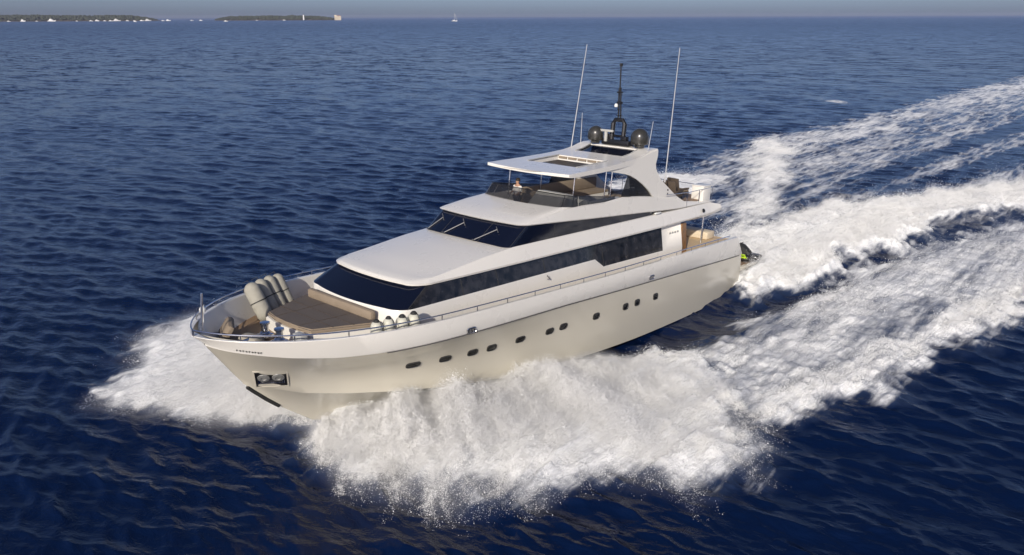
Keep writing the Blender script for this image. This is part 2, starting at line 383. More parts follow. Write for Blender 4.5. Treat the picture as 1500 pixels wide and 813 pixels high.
    cover = math_('MULTIPLY', cov.outputs[0], gate.outputs[0])
    # water body: aerated water near foam is lighter and greener
    aer = math_('MULTIPLY', at_.outputs['Fac'], .55)
    cm = N.new('ShaderNodeMix'); cm.data_type = 'RGBA'; cm.inputs[6].default_value = (.0018,.0078,.035,1); cm.inputs[7].default_value = (.085,.125,.21,1)
    L.new(aer, cm.inputs[0])
    wb = N.new('ShaderNodeBsdfPrincipled'); ra = N.new('ShaderNodeAttribute'); ra.attribute_name='unresolved'; L.new(ra.outputs['Fac'],wb.inputs['Roughness']); wb.inputs['IOR'].default_value = 1.333; wb.inputs['Specular IOR Level'].default_value = .36
    L.new(cm.outputs[2], wb.inputs['Base Color']); L.new(wn, wb.inputs['Normal'])
    fb = N.new('ShaderNodeBump'); fb.inputs['Strength'].default_value = 1.0; fb.inputs['Distance'].default_value = .35
    L.new(math_('ADD', math_('MULTIPLY', f1, 1.0), math_('MULTIPLY', f2, .6)), fb.inputs['Height']); L.new(bmp.outputs[0], fb.inputs['Normal'])
    fd = N.new('ShaderNodeBsdfDiffuse'); fd.inputs[0].default_value = (.88,.89,.90,1); L.new(fb.outputs[0], fd.inputs['Normal'])
    ms = N.new('ShaderNodeMixShader'); L.new(cover, ms.inputs[0]); L.new(wb.outputs[0], ms.inputs[1]); L.new(fd.outputs[0], ms.inputs[2])
    L.new(ms.outputs[0], out.inputs[0])
    return M
sea = link('sea', me, sea_material()); tag(sea, kind='structure')

# ================================================================== ISLANDS AND FAR BOATS
def far(px, d):      # a point on the sea d metres away, on the bearing of column px
    th = math.atan((px-750)/FPX/math.cos(pitch)*1.0)
    return Vector((d*math.sin(th), d*math.cos(th), 0))
LAND = mat('island_ground', (.10,.085,.06), .95, noise=.3, nscale=.02)
WOOD = mat('island_woods', (.045,.055,.035), .95, noise=.35, nscale=.03)
BEIGE = mat('beige_render', (.62,.54,.42), .8, noise=.05, nscale=.1)
ROOFT = mat('far_roof_tiles', (.30,.16,.10), .8, noise=.1, nscale=.5)
FARW = mat('far_white_hull', (.8,.8,.8), .4, noise=.03)
DARKWIN = mat('far_window_dark', (.03,.03,.035), .3)
def island(x0, x1, d, h, name, wood_name, wood_label, seed, depth=500):
    a = far(x0,d); b = far(x1,d); ax = (b-a); Ln = ax.length; ax.normalize(); ay = Vector((-ax.y,ax.x,0))
    n, m_ = 160, 14
    def hh(u,v): return max(0,1-abs(2*v-1)**2.2)*min(1,(u*Ln)/90+.02)**.6*min(1,((1-u)*Ln)/150+.02)**.6
    bm = bmesh.new(); G = []
    for i in range(n+1):
        row = []
        for j in range(m_+1):
            u,v = i/n,j/m_
            p = a+ax*u*Ln+ay*((v-.08)*depth)
            row.append(bm.verts.new((p.x,p.y,-1.5+hh(u,v)*(h*.35)+1.8*min(1,v*14,(1-v)*14))))
        G.append(row)
    for i in range(n):
        for j in range(m_): bm.faces.new((G[i][j],G[i+1][j],G[i+1][j+1],G[i][j+1]))
    isl = tag(finish(name, bm, LAND, ang=80), kind='structure')
    # woods: thousands of crowns as small leaf-clump faces over the ground
    r = np.random.default_rng(seed); N_ = int(Ln*2.2)
    u = r.uniform(.01,.985,N_); v = r.uniform(.06,.9,N_)
    prof = np.interp(u,np.linspace(0,1,12), .75+.5*r.random(12))
    keep = r.random(N_) < .93; u,v,prof = u[keep],v[keep],prof[keep]
    cs = []; co = []; fa = []
    ico = bmesh.new(); bmesh.ops.create_icosphere(ico, subdivisions=1, radius=1)
    iv = np.array([x.co[:] for x in ico.verts]); fi = np.array([[x.index for x in f.verts] for f in ico.faces]); ico.free()
    hv = np.array([hh(a1,b1) for a1,b1 in zip(u,v)])
    px = a.x+ax.x*u*Ln+ay.x*(v-.08)*depth; py = a.y+ax.y*u*Ln+ay.y*(v-.08)*depth
    base = hv*h*.35
    th_ = (4+ .42*h*hv*prof)*r.uniform(.7,1.15,len(u))
    rad = r.uniform(5,10,len(u))
    V = (iv[None]*(1+r.normal(0,.16,(len(u),len(iv),1))))*np.stack([rad,rad,th_*.55],-1)[:,None]
    V = V+np.stack([px,py,base+th_*.5],-1)[:,None]
    F_ = fi[None]+(np.arange(len(u))*len(iv))[:,None,None]
    wme = bpy.data.meshes.new(wood_name); wme.from_pydata(V.reshape(-1,3).tolist(),[],F_.reshape(-1,3).tolist())
    tag(link(wood_name, wme, WOOD), wood_label, 'woods', kind='stuff')
    return a,ax,ay,Ln
island(-420, 292, 5600, 40, 'wooded_headland', 'headland_woods', 'long low dark woods on the headland at the left horizon', 3, 600)
island(357, 522, 5600, 33, 'low_island', 'island_woods', 'dark woods on the small flat island left of centre on the horizon', 4, 350)

def far_motorboat(px, d, Ln, label, rz=None, h=1):
    p = far(px,d); o = bpy.data.objects.new('anchored_boat', None); COL.objects.link(o); o.location = p
    o.rotation_euler = (0,0,rz if rz is not None else random.uniform(-.5,.5))
    tag(o, label, 'boat', 'boats anchored off the headland and the island')
    bm = bmesh.new(); rings = []
    for i in range(11):
        t = i/10; x = (t-.5)*Ln; wd = .13*Ln*(1-max(0,(t-.45)/.55)**2.2)*(.85+.15*min(1,t*4))+.01
        zt = Ln*(.07+.035*t*t)*h
        rings.append([(x-.06*Ln*(1-0)*(t>.9),-wd*.6,-.4),(x,-wd,zt),(x,wd,zt),(x-.06*Ln*(t>.9),wd*.6,-.4)])
    loft(bm, rings, closed=True, cap0=True, cap1=True); finish('hull', bm, FARW, o)
    bm = bmesh.new()
    prism(bm, [(-.38*Ln,.08*Ln),(.22*Ln,.085*Ln),(.12*Ln,.15*Ln*h),(-.3*Ln,.16*Ln*h)], -.09*Ln, .09*Ln)
    prism(bm, [(-.28*Ln,.162*Ln*h),(.04*Ln,.162*Ln*h),(-.03*Ln,.22*Ln*h),(-.24*Ln,.22*Ln*h)], -.07*Ln, .07*Ln)
    finish('cabin', bm, FARW, o)
    for sgn in (-1,1):
        bm = bmesh.new(); box(bm, (-.07*Ln, sgn*.092*Ln, .115*Ln*h), (.34*Ln,.006*Ln,.022*Ln)); finish('window_band', bm, DARKWIN, o)
    return o
specs = [(2,22,1),(10,26,1),(27,20,1),(50,44,1.0),(86,20,1),(105,30,1.7),(123,18,1),(143,46,1.35),(176,18,1),(195,24,1),(203,34,1.2),(213,22,1),(221,26,1),(229,44,1.3),(243,24,1),(252,20,1.0),(262,24,1.3),(270,38,1.4),(290,20,1),(297,30,1.2),(328,22,1),(340,26,1),(414,16,1),(450,20,1)]
words = {2:'tiny boat cut by the left edge of the picture below the headland',10:'small white boat second from the left edge below the headland',27:'faint small white boat just right of the two at the left edge',
50:'long low white boat, fourth from the left edge of the headland',86:'small dim boat between the long low one and the tall bright one',105:'tall bright narrow white boat below the headland',
123:'small dim boat between the tall narrow one and the biggest bright one',143:'biggest and brightest white boat below the headland',176:'dim small boat right of the biggest bright one',195:'small boat at the left end of the long white row off the headland',
203:'medium white boat second in the long row off the headland',213:'small low boat third in the long row off the headland',221:'low boat left of the large one in the long row off the headland',229:'largest white boat in the long row off the headland',
243:'small boat right of the largest in the row off the headland',252:'low small boat riding nearest of the row, before the last bright pair',262:'left boat of the bright pair at the right tip of the headland',270:'right and larger boat of the bright pair at the headland tip',
290:'small boat just off the right tip of the headland',297:'bright boat alone in the gap just right of the headland',328:'small faint boat left of the island in the open gap',340:'faint boat closest to the left end of the small island',
414:'tiny white boat under the middle of the small island',450:'small white boat before the right half of the small island'}
for px,Ln,hh_ in specs: far_motorboat(px, 5350, Ln, words[px], h=hh_)
far_motorboat(373, 4000, 19, 'small bright boat in front of the left end of the small island', rz=.2, h=1.2)
far_motorboat(253, 4100, 16, 'small white boat lying nearer than the row off the headland tip', rz=-.1, h=1.1)
# white tower and beige house on the small island
p = far(476,5560); o = bpy.data.objects.new('white_tower', None); COL.objects.link(o); o.location = (p.x,p.y,8)
tag(o,'slim white tower rising above the woods of the small island','tower')
bm = bmesh.new(); lathe(bm,[(5,-6),(4.6,0),(3.6,24),(4.6,24.2),(4.6,25.2)],seg=16); finish('shaft',bm,FARW,o)
bm = bmesh.new(); lathe(bm,[(2.6,25.2),(2.6,29),(3.2,29.2),(0,32)],seg=12); finish('lantern_room',bm,DARKWIN,o)
p = far(521,5560); o = bpy.data.objects.new('beige_house', None); COL.objects.link(o); o.location = (p.x,p.y,0); o.rotation_euler=(0,0,.3)
tag(o,'sunlit beige building at the right end of the small island','building')
bm = bmesh.new(); box(bm,(0,0,12),(40,24,26)); box(bm,(-14,0,28),(14,18,8)); finish('wall',bm,BEIGE,o,smooth=False)
bm = bmesh.new(); prism(bm,[(-7,25.2),(21,25.2),(7,30)],-13,13); finish('roof',bm,ROOFT,o,smooth=False)
for zz in (5,12,19):
    for k in range(5):
        bm = bmesh.new(); box(bm,(-15+7.5*k,-12.1,zz),(2.6,.4,3.4)); finish('window',bm,DARKWIN,o,smooth=False)
# sailing boat
p = far(675,3300); o = bpy.data.objects.new('sailing_boat', None); COL.objects.link(o); o.location = p; o.rotation_euler=(0,0,.35)
tag(o,'lone white sailing yacht with bare mast right of the small island','sailing boat')
bm = bmesh.new(); rings=[]
for i in range(11):
    t=i/10; x=(t-.5)*24; wd=3.4*math.sin(min(1,t*1.15+.25)*math.pi)**.7*(1 if t<1 else 0)+.05
    rings.append([(x*.9,-wd*.4,-.8),(x,-wd,2.2+.9*t),(x,wd,2.2+.9*t),(x*.9,wd*.4,-.8)])
loft(bm,rings,closed=True,cap0=True,cap1=True); finish('hull',bm,FARW,o)
bm=bmesh.new(); box(bm,(-1,0,3.3),(9,3.4,1.6),bev=.3); finish('cabin',bm,FARW,o)
bm=bmesh.new(); tube(bm,[(1.5,0,2.5),(1.5,0,31)],.28,8); finish('mast',bm,FARW,o)
bm=bmesh.new(); tube(bm,[(1.5,0,5),(-8,0,5)],.5,8); finish('boom',bm,FARW,o)
bm=bmesh.new(); tube(bm,[(11.5,0,3.2),(1.7,0,29)],[.3,.22],6); finish('furled_jib',bm,FARW,o)

HZ = bpy.data.materials.new('haze'); HZ.use_nodes = True; hn = HZ.node_tree; hn.nodes.clear()
ho = hn.nodes.new('ShaderNodeOutputMaterial'); hv_ = hn.nodes.new('ShaderNodeVolumePrincipled'); hv_.inputs['Color'].default_value = (.70,.74,1,1)
hv_.inputs['Density'].default_value = 2.6e-5; hv_.inputs['Anisotropy'].default_value = 0; hn.links.new(hv_.outputs[0],ho.inputs['Volume'])
bm = bmesh.new(); box(bm,(0,0,21.5),(24000,24000,49)); hz = finish('haze',bm,HZ,smooth=False)
tag(hz,'thin blue haze over the distant sea and islands','haze',kind='stuff')
# ================================================================== MOTOR YACHT
Y = root('motor_yacht','large white motor yacht planing bow-left across the sea','motor yacht')
def sheer_b(x):
    x = min(x,33)
    if x > 22.36: return 4.14*max(0,(1-((x-22.36)/10.64)**3.09))**.69
    return 4.14-.77*((22.36-x)/22.36)**2
sheer_z = lambda x: ip(x,[0,2,8.4,15,20,24,27,30,33],[3.16,3.22,3.42,3.57,3.72,3.83,3.88,3.93,4.0])
knz = lambda x: ip(x,[0.4,6,11.5,18.4,23.9,27.8,29.5,30.9,32.3,32.62],[1.93,2.26,2.53,2.85,3.0,3.08,3.15,3.28,3.50,3.58])
def kny(x):
    u = min(x*33/32.62,33); return max(0,sheer_b(u)-.15*min(1,(33-u)/1.5))
chz = lambda x: ip(x,[0,12,17,20,22,24,26,28,29.5,31.35],[-.45,-.38,-.25,-.1,.05,.28,.55,.88,1.18,1.85])
def chy(x):
    if x > 10: return 3.62*max(0,1-((x-10)/21.35)**2.5)**.9
    return 3.62-.5*((10-x)/10)**2
gaz = lambda x: ip(x,[0,12,20,26,28.5,29.6,29.9],[-.65,-.7,-.55,-.15,.2,.45,.5])
def gay(x):
    return (2.3 if x<12 else 2.3*max(0,1-((x-12)/17.9)**2.2)**1.0)
kez = lambda x: ip(x,[0,12,20,25,27.5,28.6],[-.9,-1.25,-1.35,-1.15,-.8,-.45])
XS = {'keel':28.6,'gar':29.9,'ch':31.35,'mid':32.1,'kn':32.62,'sh':33.0}
def curves(u):
    """u in 0..1 from transom to stem: list of (x,y,z) from keel up to the sheer"""
    def q(k): return XS[k]*u
    o = []
    x = q('keel'); o.append((x,0,kez(x)))
    x = q('gar'); o.append((x,gay(x),gaz(x)))
    x = q('ch'); o.append((x,chy(x),chz(x)))
    o.append((x+.004*x/XS['ch'],chy(x)+.05*min(1,(XS['ch']-x)*2),chz(x)+.035))
    kx = q('kn')
    for w_,c_ in ((.2,.10),(.4,.17),(.6,.17),(.8,.10)):
        px_ = q('ch')*(1-w_)+kx*w_; py_ = chy(q('ch'))*(1-w_)+kny(kx)*w_; pz_ = chz(q('ch'))*(1-w_)+knz(kx)*w_
        fl = min(1,max(0,(u-.45)/.4))*min(1,(1-u)*9)
        bow = 1-min(1,max(0,(u-.3)/.3))
        o.append((px_, max(0,py_-c_*3.2*fl+c_*.5*bow), pz_))
    o.append((kx,kny(kx),knz(kx)))
    return o
US = np.concatenate([np.linspace(0,.8,42)[:-1], 1-.2*(1-np.linspace(0,1,34))**1.7])
def hull_pt(u, side=1):
    return [(x,side*y,z) for x,y,z in curves(u)]
# inverse: half breadth of the lower hull at (x,z)
_G = np.array([curves(u) for u in US])   # nu, nl, 3
def hull_y(x, z):
    xs = _G[:,:,0]; ys = _G[:,:,1]; zs = _G[:,:,2]
    zl = np.array([np.interp(x,xs[:,k],zs[:,k]) for k in range(_G.shape[1])]); yl = np.array([np.interp(x,xs[:,k],ys[:,k]) for k in range(_G.shape[1])])
    return float(np.interp(z,zl[2:],yl[2:]))
def top_y(x, z):    # upper band between knuckle and sheer
    t = (z-knz(x))/(sheer_z(x)-knz(x)); return (kny(x)+.04)*(1-t)+sheer_b(x)*t
bm = bmesh.new()
for sd_ in (1,-1):
    rows = [hull_pt(u,sd_) for u in US]
    R = [[bm.verts.new(p) for p in r] for r in rows]
    for a,b in zip(R,R[1:]):
        for k in range(len(a)-1):
            f = bm.faces.new((a[k],a[k+1],b[k+1],b[k])); f.material_index = 1 if (k<1 and b[0].co.x < 19) else 0
    if sd_ == 1: RP = R
    else: RS = R
# transom of the lower hull
tp = [v.co.copy() for v in RP[0]]; ts = [v.co.copy() for v in RS[0]]
for k in range(len(tp)-1):
    vs = [bm.verts.new(p) for p in (tp[k],tp[k+1],ts[k+1],ts[k])]
    try: bm.faces.new(vs).material_index = 1 if k<1 else 0
    except ValueError: pass
hull = finish('hull', bm, [HULLP,ANTIF], Y, ang=28)
# groove line and upper band (topsides)
bm = bmesh.new()
def band_rows(sd_):
    rows = []
    for u in US:
        x0 = XS['kn']*u; x1 = max(XS['sh']*u, 0)
        xa = x0*1.0; xs_ = 1.15+(x1-1.15*0) if False else x1
        k0 = (x0, kny(x0)+.0, knz(x0)); k1 = (x0, kny(x0)+.045, knz(x0)+.06)
        st0 = max(0,(.06-u)/.06)         # transom corner leans forward
        sx = x1 + 1.15*st0
        s1 = (sx, sheer_b(sx)-.02, sheer_z(sx)-.02); s2 = (sx-.0, sheer_b(sx)-.03, sheer_z(sx))
        s3 = (min(sx,32.78), max(0,sheer_b(sx)-.17), sheer_z(sx)); s4 = (min(sx,32.74), max(0,sheer_b(sx)-.19), sheer_z(sx)-.02)
        rows.append([(p[0],sd_*p[1],p[2]) for p in (k0,k1,s1,s2,s3,s4)])
    return rows
for sd_ in (1,-1):
    loft(bm, band_rows(sd_))
a = band_rows(1)[0]; b = band_rows(-1)[0]
topsides = finish('topsides', bm, WHITE, Y, ang=40)
bm = bmesh.new()
for sd_ in (1,-1):
    pts = [(x, sd_*(kny(x)+.012), knz(x)-.02) for x in np.linspace(.35,27.9,60)]
    tube(bm, pts, .022, 6)
finish('rubbing_strake', bm, STRAKE, Y)
# inner bulwark and deck
def in_y(x):
    return max(0,min(sheer_b(x)-.28, hull_y(x,3.02)-.07)) if x>26 else sheer_b(x)-.28
DECK = lambda x: ip(x,[0,6,15,24,33],[2.95,2.98,2.95,3.02,3.12])
bm = bmesh.new()
xs = np.concatenate([np.linspace(1.2,24,30),np.linspace(24,32.72,40)[1:]])
for sd_ in (1,-1):
    loft(bm, [[(min(x,32.74), sd_*max(0,sheer_b(x*1.0+ (.26 if x>32 else 0)*(x-32)/.72)-.19), sheer_z(x)-.02), (min(x,32.05), sd_*(in_y(min(x,32.05))-.0), DECK(x))] for x in xs])
finish('inner_bulwark', bm, WHITE, Y, ang=50)
bm = bmesh.new()
loft(bm, [[(x, t*(in_y(x)+.01), DECK(x)+.004) for t in (-1,-.6,-.2,.2,.6,1)] for x in np.linspace(6.4,32.05,60)])
finish('deck', bm, TEAK, Y)
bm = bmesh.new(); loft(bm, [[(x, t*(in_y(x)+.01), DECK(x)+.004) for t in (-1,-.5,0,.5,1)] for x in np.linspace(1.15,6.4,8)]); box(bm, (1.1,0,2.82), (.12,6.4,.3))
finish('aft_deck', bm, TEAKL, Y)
# transom wall above the knuckle and swim platform
bm = bmesh.new()
loft(bm, [[(.02,-3.2,.9),(.02,3.2,.9)],[(.35,-3.22,1.95),(.35,3.22,1.95)],[(1.2,-3.25,2.95),(1.2,3.25,2.95)]])
finish('transom', bm, HULLP, Y)
bm = bmesh.new(); box(bm,(-1.45,0,.82),(3.1,6.0,.28),bev=.08); pf = finish('swim_platform',bm,HULLP,Y)
bm = bmesh.new(); box(bm,(-1.5,0,.975),(2.8,5.7,.03)); finish('teak_inlay',bm,TEAK,pf)

# portholes, vents, anchor pocket on the port and starboard sides
def hull_frame(x, z, sd_, fn=hull_y):
    p = Vector((x, fn(x,z), z)); px_ = Vector((x+.15, fn(x+.15,z), z))-p; pz_ = Vector((x, fn(x,z+.1), z+.1))-p
    ex = px_.normalized(); n = ex.cross(pz_).normalized()
    if n.y < 0: n = -n
    ez = n.cross(ex).normalized()
    if ez.z < 0: ez = -ez
    f_ = lambda v: Vector((v.x, v.y*sd_, v.z))
    return f_(p), f_(ex), f_(ez), f_(n)
def oval(bm, fr, rx, rz, off, depth, mi=0, rim=None, sq=2.6, slant=.12):
    p,ex,ez,n = fr; N_ = 24
    def ring(s,o):
        out = []
        for k in range(N_):
            a = 2*math.pi*k/N_; c,s_2 = math.cos(a),math.sin(a)
            u = abs(c)**(2/sq)*math.copysign(1,c)*(rx+s); v = abs(s_2)**(2/sq)*math.copysign(1,s_2)*(rz+s)
            out.append(p+ex*(u+slant*v)+ez*v+n*(off+o))
        return out
    if rim: loft(bm,[ring(rim,-.02),ring(rim,.02),ring(rim*.3,.035),ring(0,.02),ring(-.015,-.01)],closed=True,mi=1)
    R = loft(bm,[ring(-.012,.004),ring(-.03,.012)],closed=True,mi=mi,cap1=True)
PH = [(26.83,2.36,.30),(25.39,2.24,.26),(24.0,2.13,.24),(22.94,2.05,.24),(21.23,1.96,.25),(19.3,1.84,.23),(18.34,1.82,.23),(15.84,1.71,.22),(13.33,1.61,.21),(12.25,1.58,.21),(10.43,1.5,.21)]
def bp_fix(x, z):
    # the table was measured with the hull side .3 m inside the sheer; slide along the sight line onto the real plating
    Cb = BM.inverted() @ Vector((0,0,CAM_H)); P = Vector((x, sheer_b(x)-.3, z)); d = (P-Cb)
    best = P
    for k in range(40):
        e = hull_y(P.x,P.z)-P.y
        P = P + d*(e/d.y)*.6
    return P.x, P.z
for x,z,rx in PH:
    X_,Z_ = bp_fix(x,z)
    for sd_ in (1,-1):
        bm = bmesh.new(); oval(bm, hull_frame(X_,Z_,sd_), rx*.92, .14, .015, -.04, rim=.03, sq=3.6)
        finish('porthole', bm, [SHADEGLASS,GROOVE], hull)
for x,z in ((24.3,3.10),(11.4,2.70)):
    for sd_ in (1,-1):
        bm = bmesh.new(); fr = hull_frame(x,z+.05,sd_,top_y)
        oval(bm, fr, .21, .10, .015, -.03, rim=.025, sq=4)
        for k in (-1,0,1):
            p,ex,ez,n = fr; tube(bm,[p+ex*(.09*k)-ez*.07+n*.03,p+ex*(.09*k)+ez*.07+n*.03],.014,6,mi=1)
        finish('fairlead', bm, [GROOVE,STEEL], hull)
# anchor pocket (port and starboard): flat black panel painted as the recess's shade, with frame and rollers
for sd_ in (1,-1):
    XA, ZA = 30.70, 2.06
    p,ex,ez,n = hull_frame(XA,ZA,sd_)
    bm = bmesh.new()
    W2,H2 = .52,.46
    def cor(w_,h_,o,dz=0): return [p+ex*(a*w_)+ez*(b*h_+dz*(1 if b<0 else 0)*(.5-.5*a*1))+n*o for a,b in ((-1,-1),(1,-1),(1,1),(-1,1))]
    loft(bm,[cor(W2+.05,H2+.05,-.02),cor(W2+.05,H2+.05,.025),cor(W2,H2,.03),cor(W2,H2,.012)],closed=True,mi=1)
    loft(bm,[cor(W2,H2,.012),cor(W2-.03,H2-.03,.006)],closed=True,mi=0,cap1=True)
    pk = finish('anchor_pocket', bm, [BLACK,HULLP], hull, smooth=False)
    for a in (-.24,.24):
        bm = bmesh.new(); lathe(bm,[(0,0),(.17,0),(.21,.03),(.20,.06),(.10,.08),(.09,.05),(0,.05)],p+ex*a+ez*.12,n,seg=20); finish('anchor_roller',bm,ROLL,hull)
    bm = bmesh.new(); q = Matrix((ex,n,ez)).transposed()
    box(bm,p+ez*(-.20)+n*.03,(.80,.05,.06),rot=q,bev=.01)
    for a in (-.40,.40): box(bm,p+ex*a-ez*.04+n*.03,(.07,.05,.36),rot=q,bev=.01)
    finish('anchor_stock',bm,STEEL,hull)
# stem guard strip
bm = bmesh.new()
sp_ = [(31.2,0,1.67),(30.98,0,1.45),(30.5,0,1.0),(30.0,0,.58)]
for a,b in zip(sp_,sp_[1:]): tube(bm,[a,b],.07,8)
finish('stem_guard',bm,BLACKR,Y)
# dark lettering on the bow, too small to read in the picture
bm = bmesh.new()
xc = 31.95
for k in range(9):
    x = 32.14-.066*k
    if k in (3,6): pass
    z = knz(x)+.13; p,ex,ez,n = hull_frame(x,z,1,top_y); q = Matrix((ex,n,ez)).transposed()
    h_ = (.07,.06,.075,.05,.07,.06,.08,.07,.075)[k]
    box(bm,p+n*.008,(.016,.012,h_),rot=q); 
    if k%2==0: box(bm,p+ex*-.018+ez*.02+n*.008,(.034,.012,.018),rot=q)
    else: box(bm,p+ex*-.024+n*.008,(.014,.012,h_*.8),rot=q); box(bm,p+ex*-.012-ez*.025+n*.009,(.03,.012,.016),rot=q)
finish('bow_lettering',bm,BLACK,Y,smooth=False)

# ---- outline helper for the deckhouse pieces: port half from the centre front to aft, mirrored
def outline(xf, yh, k, rc, rcx, xa, zf, nside=30, side_x=None, yaft=None):
    half = []
    for i in range(12):
        y = (yh-rc)*i/11; half.append((xf-k*(y/yh)**2, y))
    x0 = half[-1][0]; y0 = half[-1][1]
    for i in range(1,9):
        a = math.pi/2*i/8; half.append((x0-rcx*(1-math.cos(a)), y0+rc*math.sin(a)))
    xs0 = half[-1][0]
    for i in range(1,nside+1):
        x = xs0+(xa-xs0)*i/nside if side_x is None else side_x[i-1]
        y = yh if yaft is None else yh+(yaft-yh)*((xs0-x)/(xs0-xa))**1.5
        half.append((x,y))
    port = [(x,y,zf(x,y)) for x,y in half]
    return [ (x,-y,z) for x,y,z in port[::-1][:-1] ] + port
SX = [24.5,23.5,22.5,21.5,20.5,19.5,18.5,17.5,16.5,15.6,14.85,14.1,13,12,11,10,9.3,8.7,6.7]
base_z = lambda x,y: ip(x,[6,8.7,14.1,14.85,27.1],[3.47,3.47,3.56,4.03,4.07])
ringA = outline(27.05,2.82,.5,.75,.75,6.7,base_z,nside=len(SX),side_x=SX)
ringB = outline(25.82,2.60,.35,.6,.6,6.7,lambda x,y: 4.71,nside=len(SX),side_x=SX)
# lower wall
bm = bmesh.new()
ring0 = [(x+ (.12 if abs(y)<2.3 and x>26 else .03), y*1.012, DECK(x)-.03) for x,y,z in ringA]
ring1 = [(x+ (.02 if x>26 else 0), y*1.006, z-.05) for x,y,z in ringA]
loft(bm,[ring0,ring1,ringA]); 
# aft wall and solid aft panels
nA = len(ringA)
for sl in (slice(0,2),slice(nA-2,nA)):
    loft(bm,[ringA[sl],ringB[sl]])
bm.faces.new([bm.verts.new(p) for p in ((6.7,-2.82,DECK(6.7)),(6.7,2.82,DECK(6.7)),(6.7,2.6,4.71),(6.7,-2.6,4.71))])
house = finish('deckhouse', bm, WHITE, Y, ang=40)
nfront = 20
def glass_strip(name, i0, i1, mats, parent, rA, rB, off=0):
    bm = bmesh.new(); loft(bm,[rA[i0:i1+1],rB[i0:i1+1]]); return finish(name,bm,mats,parent,ang=40)
mid = nA//2
glass_strip('windscreen', mid-17, mid+17, GLASS, house, ringA, ringB)
glass_strip('side_window', mid+17, nA-2, SIDEG, house, ringA, ringB)
glass_strip('side_window', 1, mid-17, SIDEG, house, ringA, ringB)
bm = bmesh.new()
def vb(i, w_=.03):      # thin mullion along ring index i
    a,b = Vector(ringA[i]),Vector(ringB[i]); n = Vector((0,1 if a.y>0 else -1,.1)); tube(bm,[a+n*.004,b+n*.004],.014,5)
bm.free()
for i in (mid+17,mid-17,mid+21,mid-21,mid+23,mid-23,mid+26,mid-26,mid+31,mid-31):
    bm = bmesh.new(); vb(i); finish('window_mullion',bm,GROOVE,house)
# shapes seen through the side glass: pale curtains standing just inside
for (xa,xb) in ((22.9,22.2),(22.0,21.0),(19.6,18.9)):
    pass
bm = bmesh.new()
for k in range(4):
    x = 7.95-.26*k*1.0; box(bm,(x,2.73,4.28+.0*k),(.17,.012,.07)); 
    box(bm,(x+.02,2.735,4.32),(.05,.012,.05))
finish('builder_lettering',bm,GREY,house,smooth=False)
bm = bmesh.new(); tube(bm,[(18.4,2.86,3.75),(18.4,2.97,3.8),(18.55,2.97,3.95)],.03,6); finish('deck_light',bm,STEEL,house)

# ---- main roof / brow and side band back to the flybridge overhang
CX = [2.7,9,20.3,22,24,25.2,25.8]; CZ = [5.42,5.42,5.42,5.28,5.03,4.90,4.86]
def roof_front(v): return 25.86-.33*v*v-(.55*max(0,(abs(v)-.80)/.20)**2.4)
def roof_y(x): return ip(x,[2.7,5,9,20,25.8],[2.55,2.60,2.58,2.52,2.44])
nu, nv_ = 46, 33
bm = bmesh.new(); G = []
vs_ = [math.sin(math.pi/2*t) for t in np.linspace(-1,1,nv_)]
for i in range(nu+1):
    row = []
    for v in vs_:
        u = (i/nu)
        x = roof_front(v)*(1-u)+3.5*u if u>0 else roof_front(v)
        y = v*roof_y(x); z = ip(x,CX,CZ)+.13*(1-v*v)*min(1,(roof_front(v)-x)/2+.15)
        row.append((x,y,z))
    G.append(row)
loft(bm, G)
bd = [G[i][0] for i in range(nu,0,-1)] + G[0] + [G[i][-1] for i in range(1,nu+1)]
def side_levels(bd, levels):
    rings = [bd]
    nb = len(bd)
    for (os_,of_,zf_) in levels:
        out = []
        for i,(x,y,z) in enumerate(bd):
            a = bd[max(0,i-1)]; b = bd[min(nb-1,i+1)]
            tx,ty = b[0]-a[0],b[1]-a[1]; l = math.hypot(tx,ty) or 1; nx_,ny_ = ty/l,-tx/l
            # outward: away from centreline / forward
            if nx_*(x-14)*.02+ny_*y < 0: nx_,ny_ = -nx_,-ny_
            o_ = abs(nx_)*of_+abs(ny_)*(os_(x) if callable(os_) else os_)
            out.append((x+nx_*o_, y+ny_*o_, zf_(x,z)))
        rings.append(out)
    return rings
flare = lambda x: ip(x,[3,9,20,24,26],[.30,.30,.26,.22,.16])
lv = [(.015,.05,lambda x,z: z-.02),
      (flare,.12,lambda x,z: ip(x,[2.7,9,25,26],[4.98,4.84,4.82,4.79])),
      (lambda x: flare(x)-.02,.11,lambda x,z: ip(x,[2.7,9,25,26],[4.90,4.76,4.745,4.73])),
      (lambda x: ip(x,[3,8,9,26],[-.1,-.1,.10,.10]),-.02,lambda x,z: ip(x,[2.7,5,9,25,26],[4.58,4.6,4.70,4.70,4.70]))]
rings = side_levels(bd, lv); loft(bm, rings)
# aft end: tapered overhang tip
e0 = [r[0] for r in rings]; e1 = [r[-1] for r in rings]
tip = [(2.7,-2.78,5.02),(2.7,2.78,5.02)]
P_ = lambda p: bm.verts.new(p)
topL,topR = G[nu][0],G[nu][-1]
loft(bm,[[G[nu][j] for j in range(nv_)],[(2.78-.12*v*v,v*2.80,5.26) for v in vs_],[(2.62-.12*v*v,v*2.84,5.08) for v in vs_],[(2.70-.12*v*v,v*2.80,4.86) for v in vs_],[(3.2,v*2.45,4.6) for v in vs_]])
for e,sg in ((e0,-1),(e1,1)):
    vts = [P_(p) for p in e]; tt = [P_(p) for p in ((2.66,sg*2.80,5.26),(2.50,sg*2.84,5.08),(2.58,sg*2.80,4.86),(3.2,sg*2.45,4.6))]
    for a_,b_,c_,d_ in ((0,1,0,0),(1,2,0,1),(2,3,1,2),(3,4,2,3)):
        bm.faces.new((vts[a_],vts[b_],tt[d_]) if c_==d_ else (vts[a_],vts[b_],tt[d_],tt[c_]))
